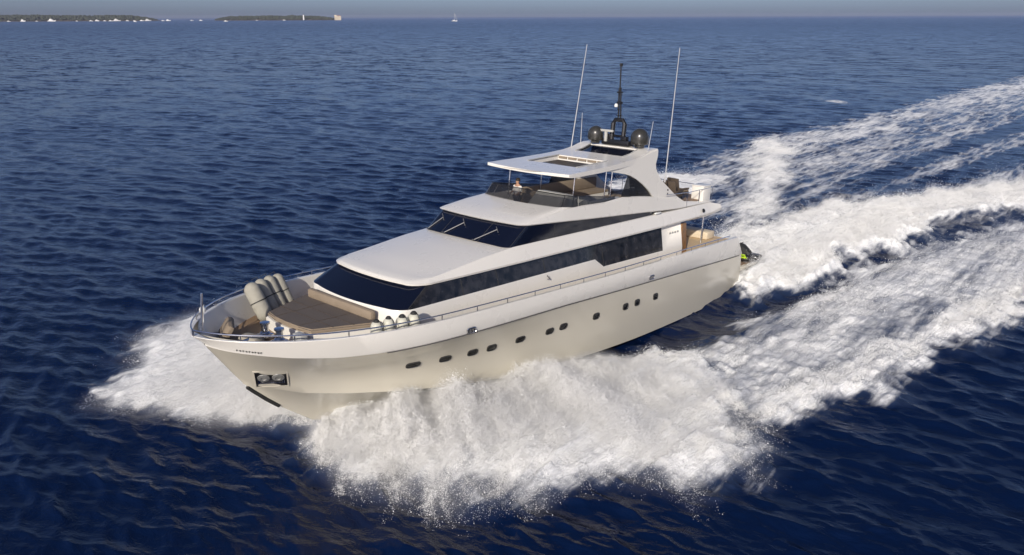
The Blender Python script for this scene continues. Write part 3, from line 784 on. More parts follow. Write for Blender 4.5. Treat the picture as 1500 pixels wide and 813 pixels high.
bm.faces.new([P_(p) for p in ((3.2,-2.45,4.605),(3.2,2.45,4.605),(9.2,2.6,4.7),(9.2,-2.6,4.7))])
roof = finish('main_roof', bm, WHITE, Y, ang=30)
bm = bmesh.new(); lathe(bm,[(0,0),(.11,0),(.11,.05),(.06,.09),(0,.1)],(4.75,2.86,5.13),Vector((0,1,.3)),seg=14); finish('deck_speaker',bm,BLACK,roof)
bm = bmesh.new(); box(bm,(9.2,2.62,5.5),(.55,.12,.09),bev=.03); finish('side_light_housing',bm,LENS,roof)

# ---- wheelhouse glass
ZW = lambda x: ip(x,[2.7,7,9.6,10.0,15,19.1,20.2],[5.42,5.46,5.60,5.64,5.93,6.19,6.24])
SXW = [19.2,18.4,17.6,16.8,16,15.2,14.4,13.6,12.8,12,11.2,10.4,9.8,9.5]
rC = outline(21.1,2.50,.42,.5,.5,9.6,lambda x,y: 5.41+(.12*(1-(y/2.5)**2) if x>20 else 0),nside=14,side_x=SXW)
rD = outline(20.02,2.50,.30,.45,.6,9.6,lambda x,y: max(5.43,ZW(x)+.02),nside=14,side_x=[min(s,18.9+.01*0) if i else 18.85 for i,s in enumerate(SXW)])
bm = bmesh.new(); nC = len(rC); mc = nC//2
loft(bm,[rC[mc-17:mc+18],rD[mc-17:mc+18]]); wheelglass = finish('wheelhouse_windscreen',bm,GLASS,Y,ang=40)
for a_,b_ in ((0,mc-17),(mc+17,nC-1)):
    bm = bmesh.new(); loft(bm,[rC[a_:b_+1],rD[a_:b_+1]]); finish('wheelhouse_side_window',bm,GLASS,Y,ang=40)
bm = bmesh.new()
bm.free()
for i in (mc-6,mc+6,mc-17,mc+17,mc+22,mc-22):
    a_,b_ = Vector(rC[i]),Vector(rD[i]); bm = bmesh.new(); tube(bm,[a_,b_],.012,5); finish('mullion',bm,GROOVE,wheelglass)
def on_glass(i, t, off=.05):
    a_,b_ = Vector(rC[i]),Vector(rD[i]); c_ = a_.lerp(b_,t); return c_+Vector((.6,0,.8))*off
for yb,ye in ((-2.15,-1.75),(-.85,-.25),(.95,1.55)):
    def gp(y,t):
        i = min(range(mc-17,mc+18), key=lambda k: abs(rC[k][1]-y)); return on_glass(i,t)
    bm = bmesh.new(); A1 = gp(yb,.02); B1 = gp(ye,.62); A1.y = yb; B1.y = ye
    tube(bm,[A1+Vector((.12,0,.02)),A1,B1],.022,6); tube(bm,[B1+Vector((-.2,-.25,.1)),B1+Vector((.12,.18,-.08))],.018,5)
    finish('wiper',bm,WIPER,wheelglass)

# ---- flybridge body: apron, coamings
ZCo = lambda x: ip(x,[2.7,4.5,6.5,8.5,9.9,12.3,12.9,16.6,17.5,19.0,20.2],[5.47,5.56,5.80,6.16,6.42,6.62,6.50,6.60,6.52,6.34,6.30])
SO = list(np.linspace(18.6,2.9,40))
o_bot = outline(20.12,2.56,.30,.45,.6,2.9,lambda x,y: ZW(x),nside=40,side_x=SO)
o_brow = outline(20.17,2.60,.30,.45,.6,2.9,lambda x,y: ZW(x)+(.045),nside=40,side_x=SO)
o_cr = outline(20.0,2.50,.30,.45,.6,2.9,lambda x,y: max(ZCo(x) if x<18.9 else 6.34, ZW(x)+.06),nside=40,side_x=SO,yaft=2.52)
SI = [min(16.35,x) - .02*i*0 for i,x in enumerate(np.linspace(16.35,2.95,40))]
i_top = outline(17.45,2.34,.35,.35,.45,2.95,lambda x,y: (6.66 if x>16.7 else ZCo(x)),nside=40,side_x=SI)
i_flo = outline(17.25,2.28,.35,.35,.45,2.95,lambda x,y: 5.62 if x>6 else 5.45,nside=40,side_x=SI)
bm = bmesh.new()
mids = [tuple(Vector(a_).lerp(Vector(b_),.5)+Vector((0,0,.03 if abs(a_[0]-b_[0])>1 else 0))) for a_,b_ in zip(o_cr,i_top)]
loft(bm,[o_bot,o_brow,o_cr,mids,i_top,i_flo])
fly = finish('flybridge', bm, WHITE, Y, ang=28)
bm = bmesh.new(); box(bm,(11.5,0,5.58),(11.5,4.5,.06)); box(bm,(4.6,0,5.60),(3.2,4.6,.04)); finish('flybridge_deck',bm,TEAK,fly)
# smoked windscreen round the flybridge
SW = list(np.linspace(16.2,12.9,10))
wb_ = outline(17.32,2.40,.35,.35,.45,12.9,lambda x,y: (6.66 if x>16.6 else ZCo(x)+.0),nside=10,side_x=SW)
wt_ = outline(16.98,2.30,.32,.35,.5,12.8,lambda x,y: ip(x,[12.8,16.2,17],[6.68,7.08,7.20]),nside=10,side_x=[s-.1 for s in SW])
bm = bmesh.new(); loft(bm,[wb_,wt_]); g = finish('flybridge_windscreen',bm,GLASS2,fly,ang=40)
bm = bmesh.new(); tube(bm,wt_,.022,6); finish('windscreen_rail',bm,BLACK,g)
bm = bmesh.new()
for i in (8,14,20,26,len(wb_)//2,len(wb_)-9,len(wb_)-15): tube(bm,[wb_[i],wt_[i]],.014,5)
finish('windscreen_post',bm,BLACK,g)
# white stripe of the instrument console, helm seats
bm = bmesh.new()
prism(bm,[(15.2,5.62),(16.6,5.62),(16.7,6.5),(16.0,7.05),(15.5,7.0),(15.25,6.6)],.1,1.9,bev=.05)
finish('helm_console',bm,GREY,fly)
bm = bmesh.new(); lathe(bm,[(.20,-.015),(.225,0),(.20,.015)],(15.1,1.0,6.75),Vector((-1,0,.5)),seg=20); tube(bm,[(15.3,1.0,6.65),(15.1,1.0,6.75)],.03,6)
for k in range(3):
    a = 2*math.pi*k/3; tube(bm,[(15.1,1,6.75),(15.1+.2*math.sin(a)*.45,1+.2*math.cos(a),6.75+.2*math.sin(a)*.9)],.012,5)
finish('steering_wheel',bm,BLACK,fly)
def sofa(name, poly, z0, z1, back=None, m1=PADE, m2=PADE):
    bm = bmesh.new(); prism(bm,poly,z0,z1-.14,axis='z'); b_ = finish(name,bm,WHITE,fly,smooth=False)
    bm = bmesh.new(); prism(bm,poly,z1-.14,z1,axis='z',bev=.03); finish('cushion',bm,m1,b_)
    if back:
        for (c,s) in back:
            bm = bmesh.new(); box(bm,c,s,bev=.07); finish('back_cushion',bm,m2,b_)
    return b_
sofa('port_sofa',[(14.6,1.1),(14.6,2.2),(12.1,2.2),(12.1,1.1)],5.62,6.15,[((13.4,2.1,6.36),(2.5,.24,.5)),((14.7,1.6,6.42),(.24,1.1,.55))],m1=PADE,m2=GREY)
sofa('starboard_sofa',[(14.6,-1.2),(14.6,-2.2),(8.2,-2.2),(8.2,-1.2)],5.62,6.12,[((11.4,-2.1,6.42),(6.3,.24,.6))],m1=PADE,m2=PADE)
sofa('aft_sofa',[(8.1,1.0),(8.1,2.15),(10.6,2.15),(10.6,1.3),(9.2,1.0)],5.62,6.1,[((9.2,2.1,6.35),(2.7,.25,.6)),((7.95,1.5,6.35),(.25,1.3,.6))],m1=WICK,m2=WICK)
bm = bmesh.new(); box(bm,(11.35,1.35,6.42),(1.15,.8,.06),bev=.02); tube(bm,[(11.35,1.35,5.6),(11.35,1.35,6.4)],.06,10); finish('dining_table',bm,PADE,fly)

# ---- hardtop with two openings, arch legs
ZH = lambda x: ip(x,[9.0,9.3,9.8,10.5,11.2,12.5,14.5,16.3,17.0],[8.74,8.76,8.68,8.48,8.38,8.27,8.17,8.11,8.08])
TH = lambda x: ip(x,[9,9.6,10.5,13,16.2,17],[.44,.38,.30,.24,.19,.13])
YH = lambda x: ip(x,[9,11,14,16.6,17.0],[2.16,2.24,2.38,2.46,2.30])
bm = bmesh.new()
def hbox(xs_, y0f, y1f, n=2, top=0, thf=None):
    """slab strip between y0f(x) and y1f(x)"""
    for z_off,flip in ((0,0),):
        rings = []
        for x in xs_:
            y0,y1 = y0f(x),y1f(x); zt_ = ZH(x)+top; zb_ = zt_-(thf or TH)(x)
            rings.append([(x,y0,zt_),(x,y1,zt_),(x,y1,zb_),(x,y0,zb_)])
        loft(bm,rings,closed=True,cap0=True,cap1=True)
# front panel with a gently curved leading edge
rows_t = []; 
for x in np.linspace(14.85,17.0,9):
    rows_t.append((x,))
def fpanel():
    R = []
    for i in range(10):
        u = i/9
        top = []; bot = []
        for v in np.linspace(-1,1,17):
            xe = 16.98-.28*v*v; x = 14.85+(xe-14.85)*u
            y = v*YH(min(x,16.6)); 
            if u>.9: y *= .995
            top.append((x,y,ZH(x))); bot.append((x,y,ZH(x)-TH(x if u<1 else 17)))
        R.append(top+bot[::-1])
    loft(bm,R,closed=True,cap0=True,cap1=True)
fpanel()
xa_ = list(np.linspace(9.0,14.84,14))
hbox(xa_, lambda x: 1.52, YH); hbox(xa_, lambda x: -YH(x), lambda x: -1.52)
hbox([11.02,11.3,11.9,12.45], lambda x: -1.515, lambda x: 1.515)
hbox([9.0,9.3,9.75], lambda x: -1.515, lambda x: 1.515)
hardtop = finish('hardtop', bm, WHITE, Y, ang=35)
bm = bmesh.new(); 
bm.free()
for y0 in (-1.5,1.5):
    for a_,b_ in ((12.4,14.9),(9.7,11.1)):
        bm = bmesh.new(); tube(bm,[(x,y0*.985,ZH(x)+.01) for x in np.linspace(a_,b_,8)],.03,6); finish('roof_trim',bm,GREY,hardtop)
bm = bmesh.new(); box(bm,(12.2,0,8.20),(.5,2.9,.05),bev=.01); 
for k in range(5): box(bm,(12.48,-1.2+.6*k,8.17),(.06,.5,.1))
finish('folded_canopy',bm,PADE,hardtop)
leg = [(14.2,8.02),(13.3,7.92),(12.1,7.73),(11.5,7.58),(10.97,7.36),(10.4,7.06),(9.95,6.78),(9.6,6.5),(9.3,6.22),(6.0,5.62),(6.3,5.78),(7.0,6.10),(7.53,6.41),(8.1,6.78),(8.67,7.14),(9.0,7.42),(9.2,7.72),(9.24,8.0),(9.0,8.36),(9.0,8.7),(9.6,8.62),(10.6,8.38),(12,8.22)]
for sd_ in (1,-1):
    bm = bmesh.new(); prism(bm,leg,sd_*1.98,sd_*2.24,bev=.04)
    for v in bm.verts:   # legs spread towards their feet
        v.co.y += sd_*.20*max(0,(8.2-v.co.z)/2.4)
    L_ = finish('arch_leg',bm,WHITE,hardtop,ang=40)
    bm = bmesh.new(); gp_ = [(13.9,6.66),(14.0,7.9),(13.3,7.91),(12.1,7.72),(10.97,7.36),(9.95,6.78),(9.36,6.30),(12.3,6.6)]
    gp_ = [(12.2,6.62),(11.7,7.60),(10.97,7.36),(10.4,7.06),(9.95,6.78),(9.6,6.5),(9.36,6.30)]
    prism(bm,gp_,sd_*2.2,sd_*2.22)
    for v in bm.verts: v.co.y += sd_*.10*max(0,(8.2-v.co.z)/2.4)
    finish('side_screen',bm,GLASS2,hardtop,smooth=False)
    bm = bmesh.new()
    for (x,z) in ((8.0,6.55),(8.0,6.36)): lathe(bm,[(0,0),(.05,0),(.04,.04),(0,.05)],(x,sd_*(2.37),z),Vector((0,sd_,0)),seg=10)
    finish('courtesy_light',bm,BLACK,hardtop)
for (x,y) in ((15.6,-1.95),(15.6,1.95),(13.2,-1.9),(13.1,1.95),(12.6,1.95)):
    bm = bmesh.new(); tube(bm,[(x+.1,y,6.5),(x,y,ZH(x)-.1)],.028,8); finish('hardtop_pole',bm,STEEL,hardtop)

bm = bmesh.new(); loft(bm,[[(x,-1.5,ZH(x)-.06),(x,1.5,ZH(x)-.06)] for x in (9.76,10.2,10.7,11.01)]); finish('roof_glass',bm,GLASS,hardtop)
# ---- mast, domes, aerials
bm = bmesh.new()
box(bm,(9.45,.0,8.88),(.55,1.7,.28),bev=.05); box(bm,(9.5,.45,9.1),(.3,.35,.25),bev=.04); box(bm,(9.5,-.5,9.15),(.3,.3,.3),bev=.04)
for sg in (-1,1): tube(bm,[(9.5,sg*.35,8.9),(9.42,sg*.35,9.85)],.12,8)
tube(bm,[(9.42,-.35,9.83),(9.42,-.24,10.02),(9.42,.24,10.02),(9.42,.35,9.83)],.11,8); tube(bm,[(9.42,-.35,9.2),(9.42,.35,9.2)],.06,8)
mast = finish('mast',bm,BLACK,Y)
bm = bmesh.new(); tube(bm,[(9.42,-.07,10.0),(9.55,-.05,11.5)],.04,8); tube(bm,[(9.42,.07,10.0),(9.55,.05,11.5)],.04,8); tube(bm,[(9.55,0,11.4),(9.62,0,12.72)],.035,8); box(bm,(9.5,0,10.9),(.1,.3,.12)); box(bm,(9.55,0,11.42),(.14,.28,.08)); 
for zz,w_ in ((10.25,.2),(10.55,.14),(11.3,.12)): tube(bm,[(9.48,-w_,zz),(9.48,w_,zz)],.02,6)
finish('pole',bm,BLACK,mast)
bm = bmesh.new(); lathe(bm,[(0,0),(.08,0),(.08,.16),(0,.18)],(9.55,0,11.5),seg=10); lathe(bm,[(0,0),(.09,0),(.09,.15),(0,.17)],(9.6,0,12.7),seg=10); finish('navigation_light',bm,BLACK,mast)
bm = bmesh.new(); lathe(bm,[(0,0),(.085,0),(.10,.08),(.06,.16),(0,.18)],(9.6,-.14,10.68),seg=12); finish('anchor_light',bm,LENS,mast)
bm = bmesh.new(); box(bm,(9.75,-.55,9.45),(.14,.9,.12),bev=.03); tube(bm,[(9.75,-.55,8.9),(9.75,-.55,9.4)],.09,10); finish('radar_scanner',bm,GREY,mast)
for (x,y,r_,m_) in ((9.55,1.4,.46,BLACK),(9.75,-1.2,.42,BLACK)):
    bm = bmesh.new()
    lathe(bm,[(r_*.55,-.16),(r_*.6,-.05),(r_*.9,0),(r_,.1),(r_,r_*.75)]+[(r_*math.cos(a),r_*.75+r_*math.sin(a)) for a in np.linspace(.12,math.pi/2,9)],(x,y,8.92),seg=28)
    finish('satellite_dome',bm,mat('dome_paint',(.035,.034,.03),.28,noise=.1,coat=.4),Y)
for p0,p1,r_ in (((8.15,2.25,6.95),(7.75,2.2,13.71),.028),((10.6,-2.2,7.9),(9.63,-2.2,13.73),.028),((9.9,2.15,8.6),(9.7,2.2,10.13),.02),((9.75,-2.15,8.6),(9.69,-2.2,10.24),.02)):
    bm = bmesh.new(); v0 = Vector(p0); v1 = Vector(p1)
    tube(bm,[v0,v0.lerp(v1,.04),v0.lerp(v1,.06),v1],[r_*1.7,r_*1.7,r_,r_*.55],8); finish('whip_aerial',bm,mat('aerial_white',(.42,.42,.43),.4,noise=.03),Y)

# ---- stainless rails
def rail(name, xs_, sgn, h, post=1.6, rad=.024):
    bm = bmesh.new()
    pts = [(x, sgn*max(0,sheer_b(x)-.1), sheer_z(x)+h) for x in xs_]
    tube(bm,pts,rad,6)
    acc = 0
    for a_,b_ in zip(pts,pts[1:]):
        acc += (Vector(b_)-Vector(a_)).length
        if acc > post: acc = 0; tube(bm,[(b_[0],b_[1],b_[2]),(b_[0],b_[1],b_[2]-h-.02)],rad*.8,6)
    return finish(name,bm,STEEL,Y)
xr = np.concatenate([np.linspace(2.2,24,40),33-9*(1-np.linspace(0,1,40)[1:])**2*.999-.02])
rail('guard_rail',xr,1,.19); rail('guard_rail',xr,-1,.19)
bm = bmesh.new(); tube(bm,[(32.95,0,4.19),(32.98,0,4.0)],.03,6)
tube(bm,[(32.55,-.25,4.0),(32.45,-.3,5.25)],[.05,.035],8); finish('bow_staff',bm,STEEL,Y)
bm = bmesh.new(); lathe(bm,[(0,0),(.1,.02),(.11,.12),(.05,.22),(0,.24)],(32.1,-1.0,4.35),seg=12); tube(bm,[(32.1,-1.0,4.0),(32.1,-1.0,4.36)],.03,6); finish('bow_light',bm,LENS,Y)

# ---- foredeck: sunpad island, windlass, seats
bm = bmesh.new(); padp = [(29.45,-1.35),(29.55,-.7),(29.58,0),(29.55,.7),(29.45,1.35),(27.3,2.25),(27.15,2.2),(27.15,-2.2),(27.3,-2.25)]
prism(bm,[(x+(.06 if x>28 else 0),y*1.03) for x,y in padp],DECK(28)-.02,3.52,axis='z',bev=.03); isl = finish('sunpad_base',bm,WHITE,Y)
bm = bmesh.new(); prism(bm,padp,3.525,3.70,axis='z',mi=0,bev=.05)
for f in bm.faces:
    if abs(f.normal.z) < .6: f.material_index = 1
finish('sunpad_cushion',bm,[PAD,PADE],isl)
for y in (-.72,.72):
    bm = bmesh.new(); tube(bm,[(29.5,y*.98,3.702),(27.4,y*1.15,3.702)],.012,6); finish('cushion_seam',bm,WICK,isl)
for x in (28.75,28.05):
    bm = bmesh.new(); yy = 1.35+(29.45-x)*.4; tube(bm,[(x,-yy,3.702),(x,yy,3.702)],.012,6); finish('cushion_seam',bm,WICK,isl)
bm = bmesh.new(); box(bm,(27.22,0,3.86),(.26,3.9,.36),bev=.09); finish('sunpad_backrest',bm,PADE,isl)
bm = bmesh.new()
for y in (-.55,.55):
    lathe(bm,[(.16,0),(.19,.06),(.13,.12),(.12,.34),(.17,.38),(.17,.44),(0,.46)],(30.35,y*.8+.35,DECK(30)+.3),seg=16)
    box(bm,(30.35,y*.8+.35,DECK(30)+.16),(.5,.42,.32),bev=.04)
tube(bm,[(30.5,.1,3.5),(31.2,.15,3.45),(31.9,.1,3.35)],.05,8)
finish('windlass',bm,STEEL,Y)
bm = bmesh.new(); box(bm,(29.9,1.35,3.42),(.3,.5,.5),bev=.05); finish('deck_locker',bm,GREY,Y)
bm = bmesh.new(); box(bm,(31.35,-.9,3.55),(.30,1.15,.75),rot=Matrix.Rotation(-.5,3,'Z')@Matrix.Rotation(-.55,3,'Y'),bev=.13); finish('bow_seat_cushion',bm,PADE,Y)
bm = bmesh.new(); box(bm,(30.95,.0,3.34),(.55,.8,.38),rot=Matrix.Rotation(.35,3,'Z'),bev=.14); finish('bow_seat_cushion',bm,FENDC,Y)

# ---- aft deck
bm = bmesh.new(); prism(bm,[(6.55,2.95),(5.95,2.95),(6.25,4.62),(6.7,4.62)],2.55,2.72,bev=.02); finish('overhang_strut',bm,mat('varnished_wood',(.22,.11,.04),.35,noise=.2,nscale=4,coat=.4),Y)
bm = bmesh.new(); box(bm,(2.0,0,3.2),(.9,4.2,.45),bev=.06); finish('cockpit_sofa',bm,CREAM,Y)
for y in (-2.2,2.2):
    bm = bmesh.new(); tube(bm,[(3.4,y,2.95),(3.35,y,4.62)],.04,8); finish('overhang_pole',bm,STEEL,Y)
bm = bmesh.new()
for sg in (-1,1): tube(bm,[(8.4,sg*2.55,6.35),(6.2,sg*2.58,6.25),(3.2,sg*2.5,6.25)],.02,6)
tube(bm,[(3.2,-2.5,6.25),(3.0,0,6.25),(3.2,2.5,6.25)],.02,6)
for (x,y) in ((6.2,2.58),(6.2,-2.58),(4.8,2.54),(4.8,-2.54),(3.2,2.5),(3.2,-2.5),(3.05,1.2),(3.05,-1.2)): tube(bm,[(x,y,5.45),(x,y,6.25)],.018,6)
finish('aft_rail',bm,STEEL,fly)

# ================================================================== THINGS CARRIED BY THE YACHT
def capsule(r_, L_, n=8):
    return [(0,0)]+[(r_*math.sin(a),r_-r_*math.cos(a)) for a in np.linspace(.25,math.pi/2,n)]+[(r_*math.cos(a),L_-r_+r_*math.sin(a)) for a in np.linspace(0,math.pi/2-.25,n)]+[(0,L_)]
# big starboard fenders leaning on the bulwark
fl = ['tall cream fender in front of the row leaning on the starboard bow bulwark','second cream fender from the bow in the leaning starboard row','third cream fender from the bow in the leaning starboard row','rearmost cream fender of the leaning starboard row by the sunpad']
for k,(b0,t0,r_) in enumerate((((29.1,-1.95,3.12),(29.38,-2.68,4.48),.30),((28.52,-2.35,3.12),(28.8,-3.0,4.45),.25),((28.02,-2.62,3.12),(28.3,-3.2,4.45),.235),((27.55,-2.82,3.12),(27.85,-3.32,4.42),.235))):
    o = root('large_fender',fl[k],'fender',b0,'large fenders leaning on the starboard bow')
    d = Vector(t0)-Vector(b0); bm = bmesh.new(); lathe(bm,capsule(r_,d.length),(0,0,0),d.normalized(),seg=22); body = finish('fender_body',bm,FENDG,o)
    bm = bmesh.new(); ax_ = d.normalized()
    lathe(bm,[(r_+.012,-.02),(r_+.012,.02)],ax_*(d.length*.5),ax_,seg=22); finish('strap',bm,BLACKR,o); bm = bmesh.new()
    tube(bm,[ax_*(d.length-.02),ax_*(d.length+.1),ax_*(d.length)+Vector((.05,-.4,-.1))],.012,6); finish('lashing',bm,BLACKR,o)
pl = ['foremost upright cream fender with dark cap inside the port bulwark','second upright fender with dark cap from the bow on the port side','third upright fender with dark cap from the bow on the port side','aftmost upright cream fender with dark cap on the port side']
for k,(x,y,z,r_) in enumerate(((27.95,3.02,3.08,.21),(27.5,3.12,3.08,.2),(26.95,3.2,3.08,.235),(26.5,3.3,3.08,.235))):
    o = root('small_fender',pl[k],'fender',(x,y,z),'fenders standing inside the port bulwark')
    L_ = 1.02+.04*(k%2)
    bm = bmesh.new(); lathe(bm,capsule(r_,L_),seg=20); finish('fender_body',bm,FEND,o)
    bm = bmesh.new(); lathe(bm,[(r_*.62,L_-.075),(r_*.5,L_-.0),(r_*.3,L_+.05),(0,L_+.06)],seg=14); finish('end_cap',bm,BLACKR,o)
    bm = bmesh.new(); tube(bm,[(0,0,L_+.05),(0,.2,L_),(0,.35,.75)],.012,6); finish('lashing',bm,BLACKR,o)
# aft flybridge: folded wicker loungers and a white locker
for k,(x,y,rz,lb) in enumerate(((6.0,1.6,.1,'brown wicker lounger nearest the hardtop arch on the port side'),(4.9,1.3,-.15,'brown wicker lounger beside the white locker on the aft flybridge'),(5.8,-.4,.2,'brown wicker lounger in the middle of the aft flybridge'),(4.6,-1.5,0,'brown wicker lounger at the starboard side of the aft flybridge'))):
    o = root('wicker_lounger',lb,'lounger',(x,y,5.62),'loungers on the aft flybridge',rz); o.scale = (1.2,1.2,1.2)
    bm = bmesh.new(); box(bm,(0,0,.28),(.8,.62,.14),bev=.03); finish('seat',bm,WICK,o)
    bm = bmesh.new(); box(bm,(.42,0,.62),(.12,.62,.75),rot=Matrix.Rotation(.25,3,'Y'),bev=.03); finish('backrest',bm,WICK,o)
    for sx in (-1,1):
        for sy in (-1,1):
            bm = bmesh.new(); tube(bm,[(sx*.34,sy*.26,0),(sx*.34,sy*.26,.22)],.03,6); finish('leg',bm,BLACK,o)
    for sy in (-1,1):
        bm = bmesh.new(); box(bm,(.02,sy*.33,.5),(.7,.06,.06),bev=.015); tube(bm,[(-.28,sy*.33,.34),(-.28,sy*.33,.48)],.02,6); finish('armrest',bm,WICK,o)
    bm = bmesh.new(); box(bm,(-.03,0,.39),(.7,.54,.09),bev=.03); finish('cushion',bm,PADE if k%2 else PAD,o)
o = root('white_locker','white box locker at the port after corner of the flybridge','locker',(3.85,2.15,5.47))
bm = bmesh.new(); box(bm,(0,0,.44),(.9,.75,.88),bev=.06); finish('body',bm,WHITE,o)
bm = bmesh.new(); box(bm,(0,0,.91),(.94,.79,.07),bev=.03); finish('lid',bm,WHITE,o)
# jet ski under a dark cover on the swim platform
o = root('jet_ski','dark jet ski with a lime green flash on the swim platform','jet ski',(-2.0,1.95,.99))
o.scale = (1.15,1.18,.98)
bm = bmesh.new(); rings=[]
for t in np.linspace(0,1,12):
    y = 1.35-2.7*t; w_ = .12+.46*math.sin(math.pi*min(1,.18+t*.62))**.8*(1 if t>.02 else .6); zt_ = .50+.12*(1-t); zb_=.05+.30*max(0,(.3-t)/.3)**1.5
    rings.append([(-w_,y,zt_-.1),(-w_*.6,y,zb_+.05),(0,y,zb_),(w_*.6,y,zb_+.05),(w_,y,zt_-.1),(w_*.75,y,zt_),(0,y,zt_+.06),(-w_*.75,y,zt_)])
loft(bm,rings,closed=True,cap0=True,cap1=True); finish('hull',bm,BLACK,o)
bm = bmesh.new(); rings=[]
for t,zt_,w_ in ((0,.55,.1),(.12,.85,.26),(.28,1.15,.3),(.36,1.22,.26),(.42,.95,.2),(.5,.85,.19),(.85,.92,.2),(.95,.7,.15)):
    y=1.0-2.2*t; rings.append([(-w_,y,.5),(-w_*.8,y,zt_-.08),(0,y,zt_),(w_*.8,y,zt_-.08),(w_,y,.5)])
loft(bm,rings,cap0=True,cap1=True); finish('seat_and_cowl',bm,BLACKR,o)
bm = bmesh.new()
for sg in (-1,1):
    prism(bm,[(.9,.38),(-.2,.34),(-.5,.55),(.6,.62)],0,.02)
for v in bm.verts: v.co = Vector((v.co.y*1+.50,v.co.x*.6+.35,v.co.z))
box(bm,(.47,.45,.50),(.10,.6,.2),bev=.03)
finish('side_flash',bm,LIME,o)
bm = bmesh.new(); tube(bm,[(-.36,.2,1.16),(0,.28,1.2),(.36,.2,1.16)],.025,6); finish('handlebar',bm,BLACKR,o)

# helmsman on the flybridge
o = root('person','person in a white shirt standing behind the flybridge windscreen','person',(15.95,-1.15,5.61))
def skinned(name, V, E, R, m_, par, sub=2, loc=(0,0,0)):
    me_ = bpy.data.meshes.new(name); me_.from_pydata(V,E,[]); ob = link(name,me_,m_,par); ob.location = loc
    md = ob.modifiers.new('skin','SKIN'); 
    for i,r_ in enumerate(R):
        sv_ = me_.skin_vertices[0].data[i] if me_.skin_vertices else None
        if sv_: sv_.radius = (r_,r_) if not isinstance(r_,tuple) else r_
    ss = ob.modifiers.new('sub','SUBSURF'); ss.levels = sub; ss.render_levels = sub
    return ob
def skin_layer(me_):
    pass
V = [(0,0,.98),(0,0,1.2),(0,0,1.42),(.01,0,1.54),(.03,0,1.64),(.03,0,1.74),
     (0,.10,.92),(.03,.11,.5),(0,.12,.08),(.12,.12,.04),(0,-.10,.92),(.03,-.11,.5),(0,-.12,.08),(.12,-.12,.04),
     (0,.19,1.42),(.04,.26,1.17),(.26,.22,1.10),(.34,.20,1.12),(0,-.19,1.42),(.04,-.26,1.17),(.26,-.22,1.10),(.34,-.20,1.12)]
E_ = [(0,1),(1,2),(2,3),(3,4),(4,5),(0,6),(6,7),(7,8),(8,9),(0,10),(10,11),(11,12),(12,13),(2,14),(14,15),(15,16),(16,17),(2,18),(18,19),(19,20),(20,21)]
R__ = [(.15,.11),(.14,.10),(.16,.11),.055,.095,.085,.09,.065,.045,.04,.09,.065,.045,.04,.06,.045,.033,.03,.06,.045,.033,.03]
def make_skin(name,V,E_,R__,m_,par):
    bm_ = bmesh.new(); lay = bm_.verts.layers.skin.verify(); vs = []
    for p_,r_ in zip(V,R__):
        v = bm_.verts.new(p_); v[lay].radius = r_ if isinstance(r_,tuple) else (r_,r_); vs.append(v)
    vs[0][lay].use_root = True
    for a_,b_ in E_: bm_.edges.new((vs[a_],vs[b_]))
    me_ = bpy.data.meshes.new(name); bm_.to_mesh(me_); bm_.free(); ob = link(name,me_,m_,par)
    s1 = ob.modifiers.new('skin','SKIN'); s1.use_smooth_shade = True; ob.modifiers.new('sub','SUBSURF').render_levels = 2
    return ob
make_skin('body',V,E_,R__,SKIN,o)
iS = [0,1,2,14,15,18,19]; mp_ = {a_:i for i,a_ in enumerate(iS)}
make_skin('shirt',[V[i] for i in iS],[(mp_[a_],mp_[b_]) for a_,b_ in E_ if a_ in mp_ and b_ in mp_],[(.175,.135),(.165,.125),(.19,.135),.08,.065,.08,.065],SHIRT,o)
iS = [0,6,7,8,10,11,12]; mp_ = {a_:i for i,a_ in enumerate(iS)}
make_skin('trousers',[V[i] for i in iS],[(mp_[a_],mp_[b_]) for a_,b_ in E_ if a_ in mp_ and b_ in mp_],[(.17,.13),.11,.085,.065,.11,.085,.065],TROU,o)
bm = bmesh.new(); bmesh.ops.create_uvsphere(bm,u_segments=16,v_segments=10,radius=.112,matrix=Matrix.Translation((.0,0,1.73)))
for v in list(bm.verts):
    if v.co.z < 1.69 and v.co.x > -.03: bm.verts.remove(v)
finish('hair',bm,HAIR,o)
bm = bmesh.new(); lathe(bm,[(.018,0),(.012,.02),(0,.03)],(.105,0,1.665),Vector((1,0,-.2)),seg=8); finish('nose',bm,SKIN,o)
bm = bmesh.new()
for y in (-.035,.035): lathe(bm,[(0,0),(.014,0),(.008,.006),(0,.008)],(.108,y,1.69),Vector((1,0,0)),seg=8)
finish('eye',bm,BLACK,o)

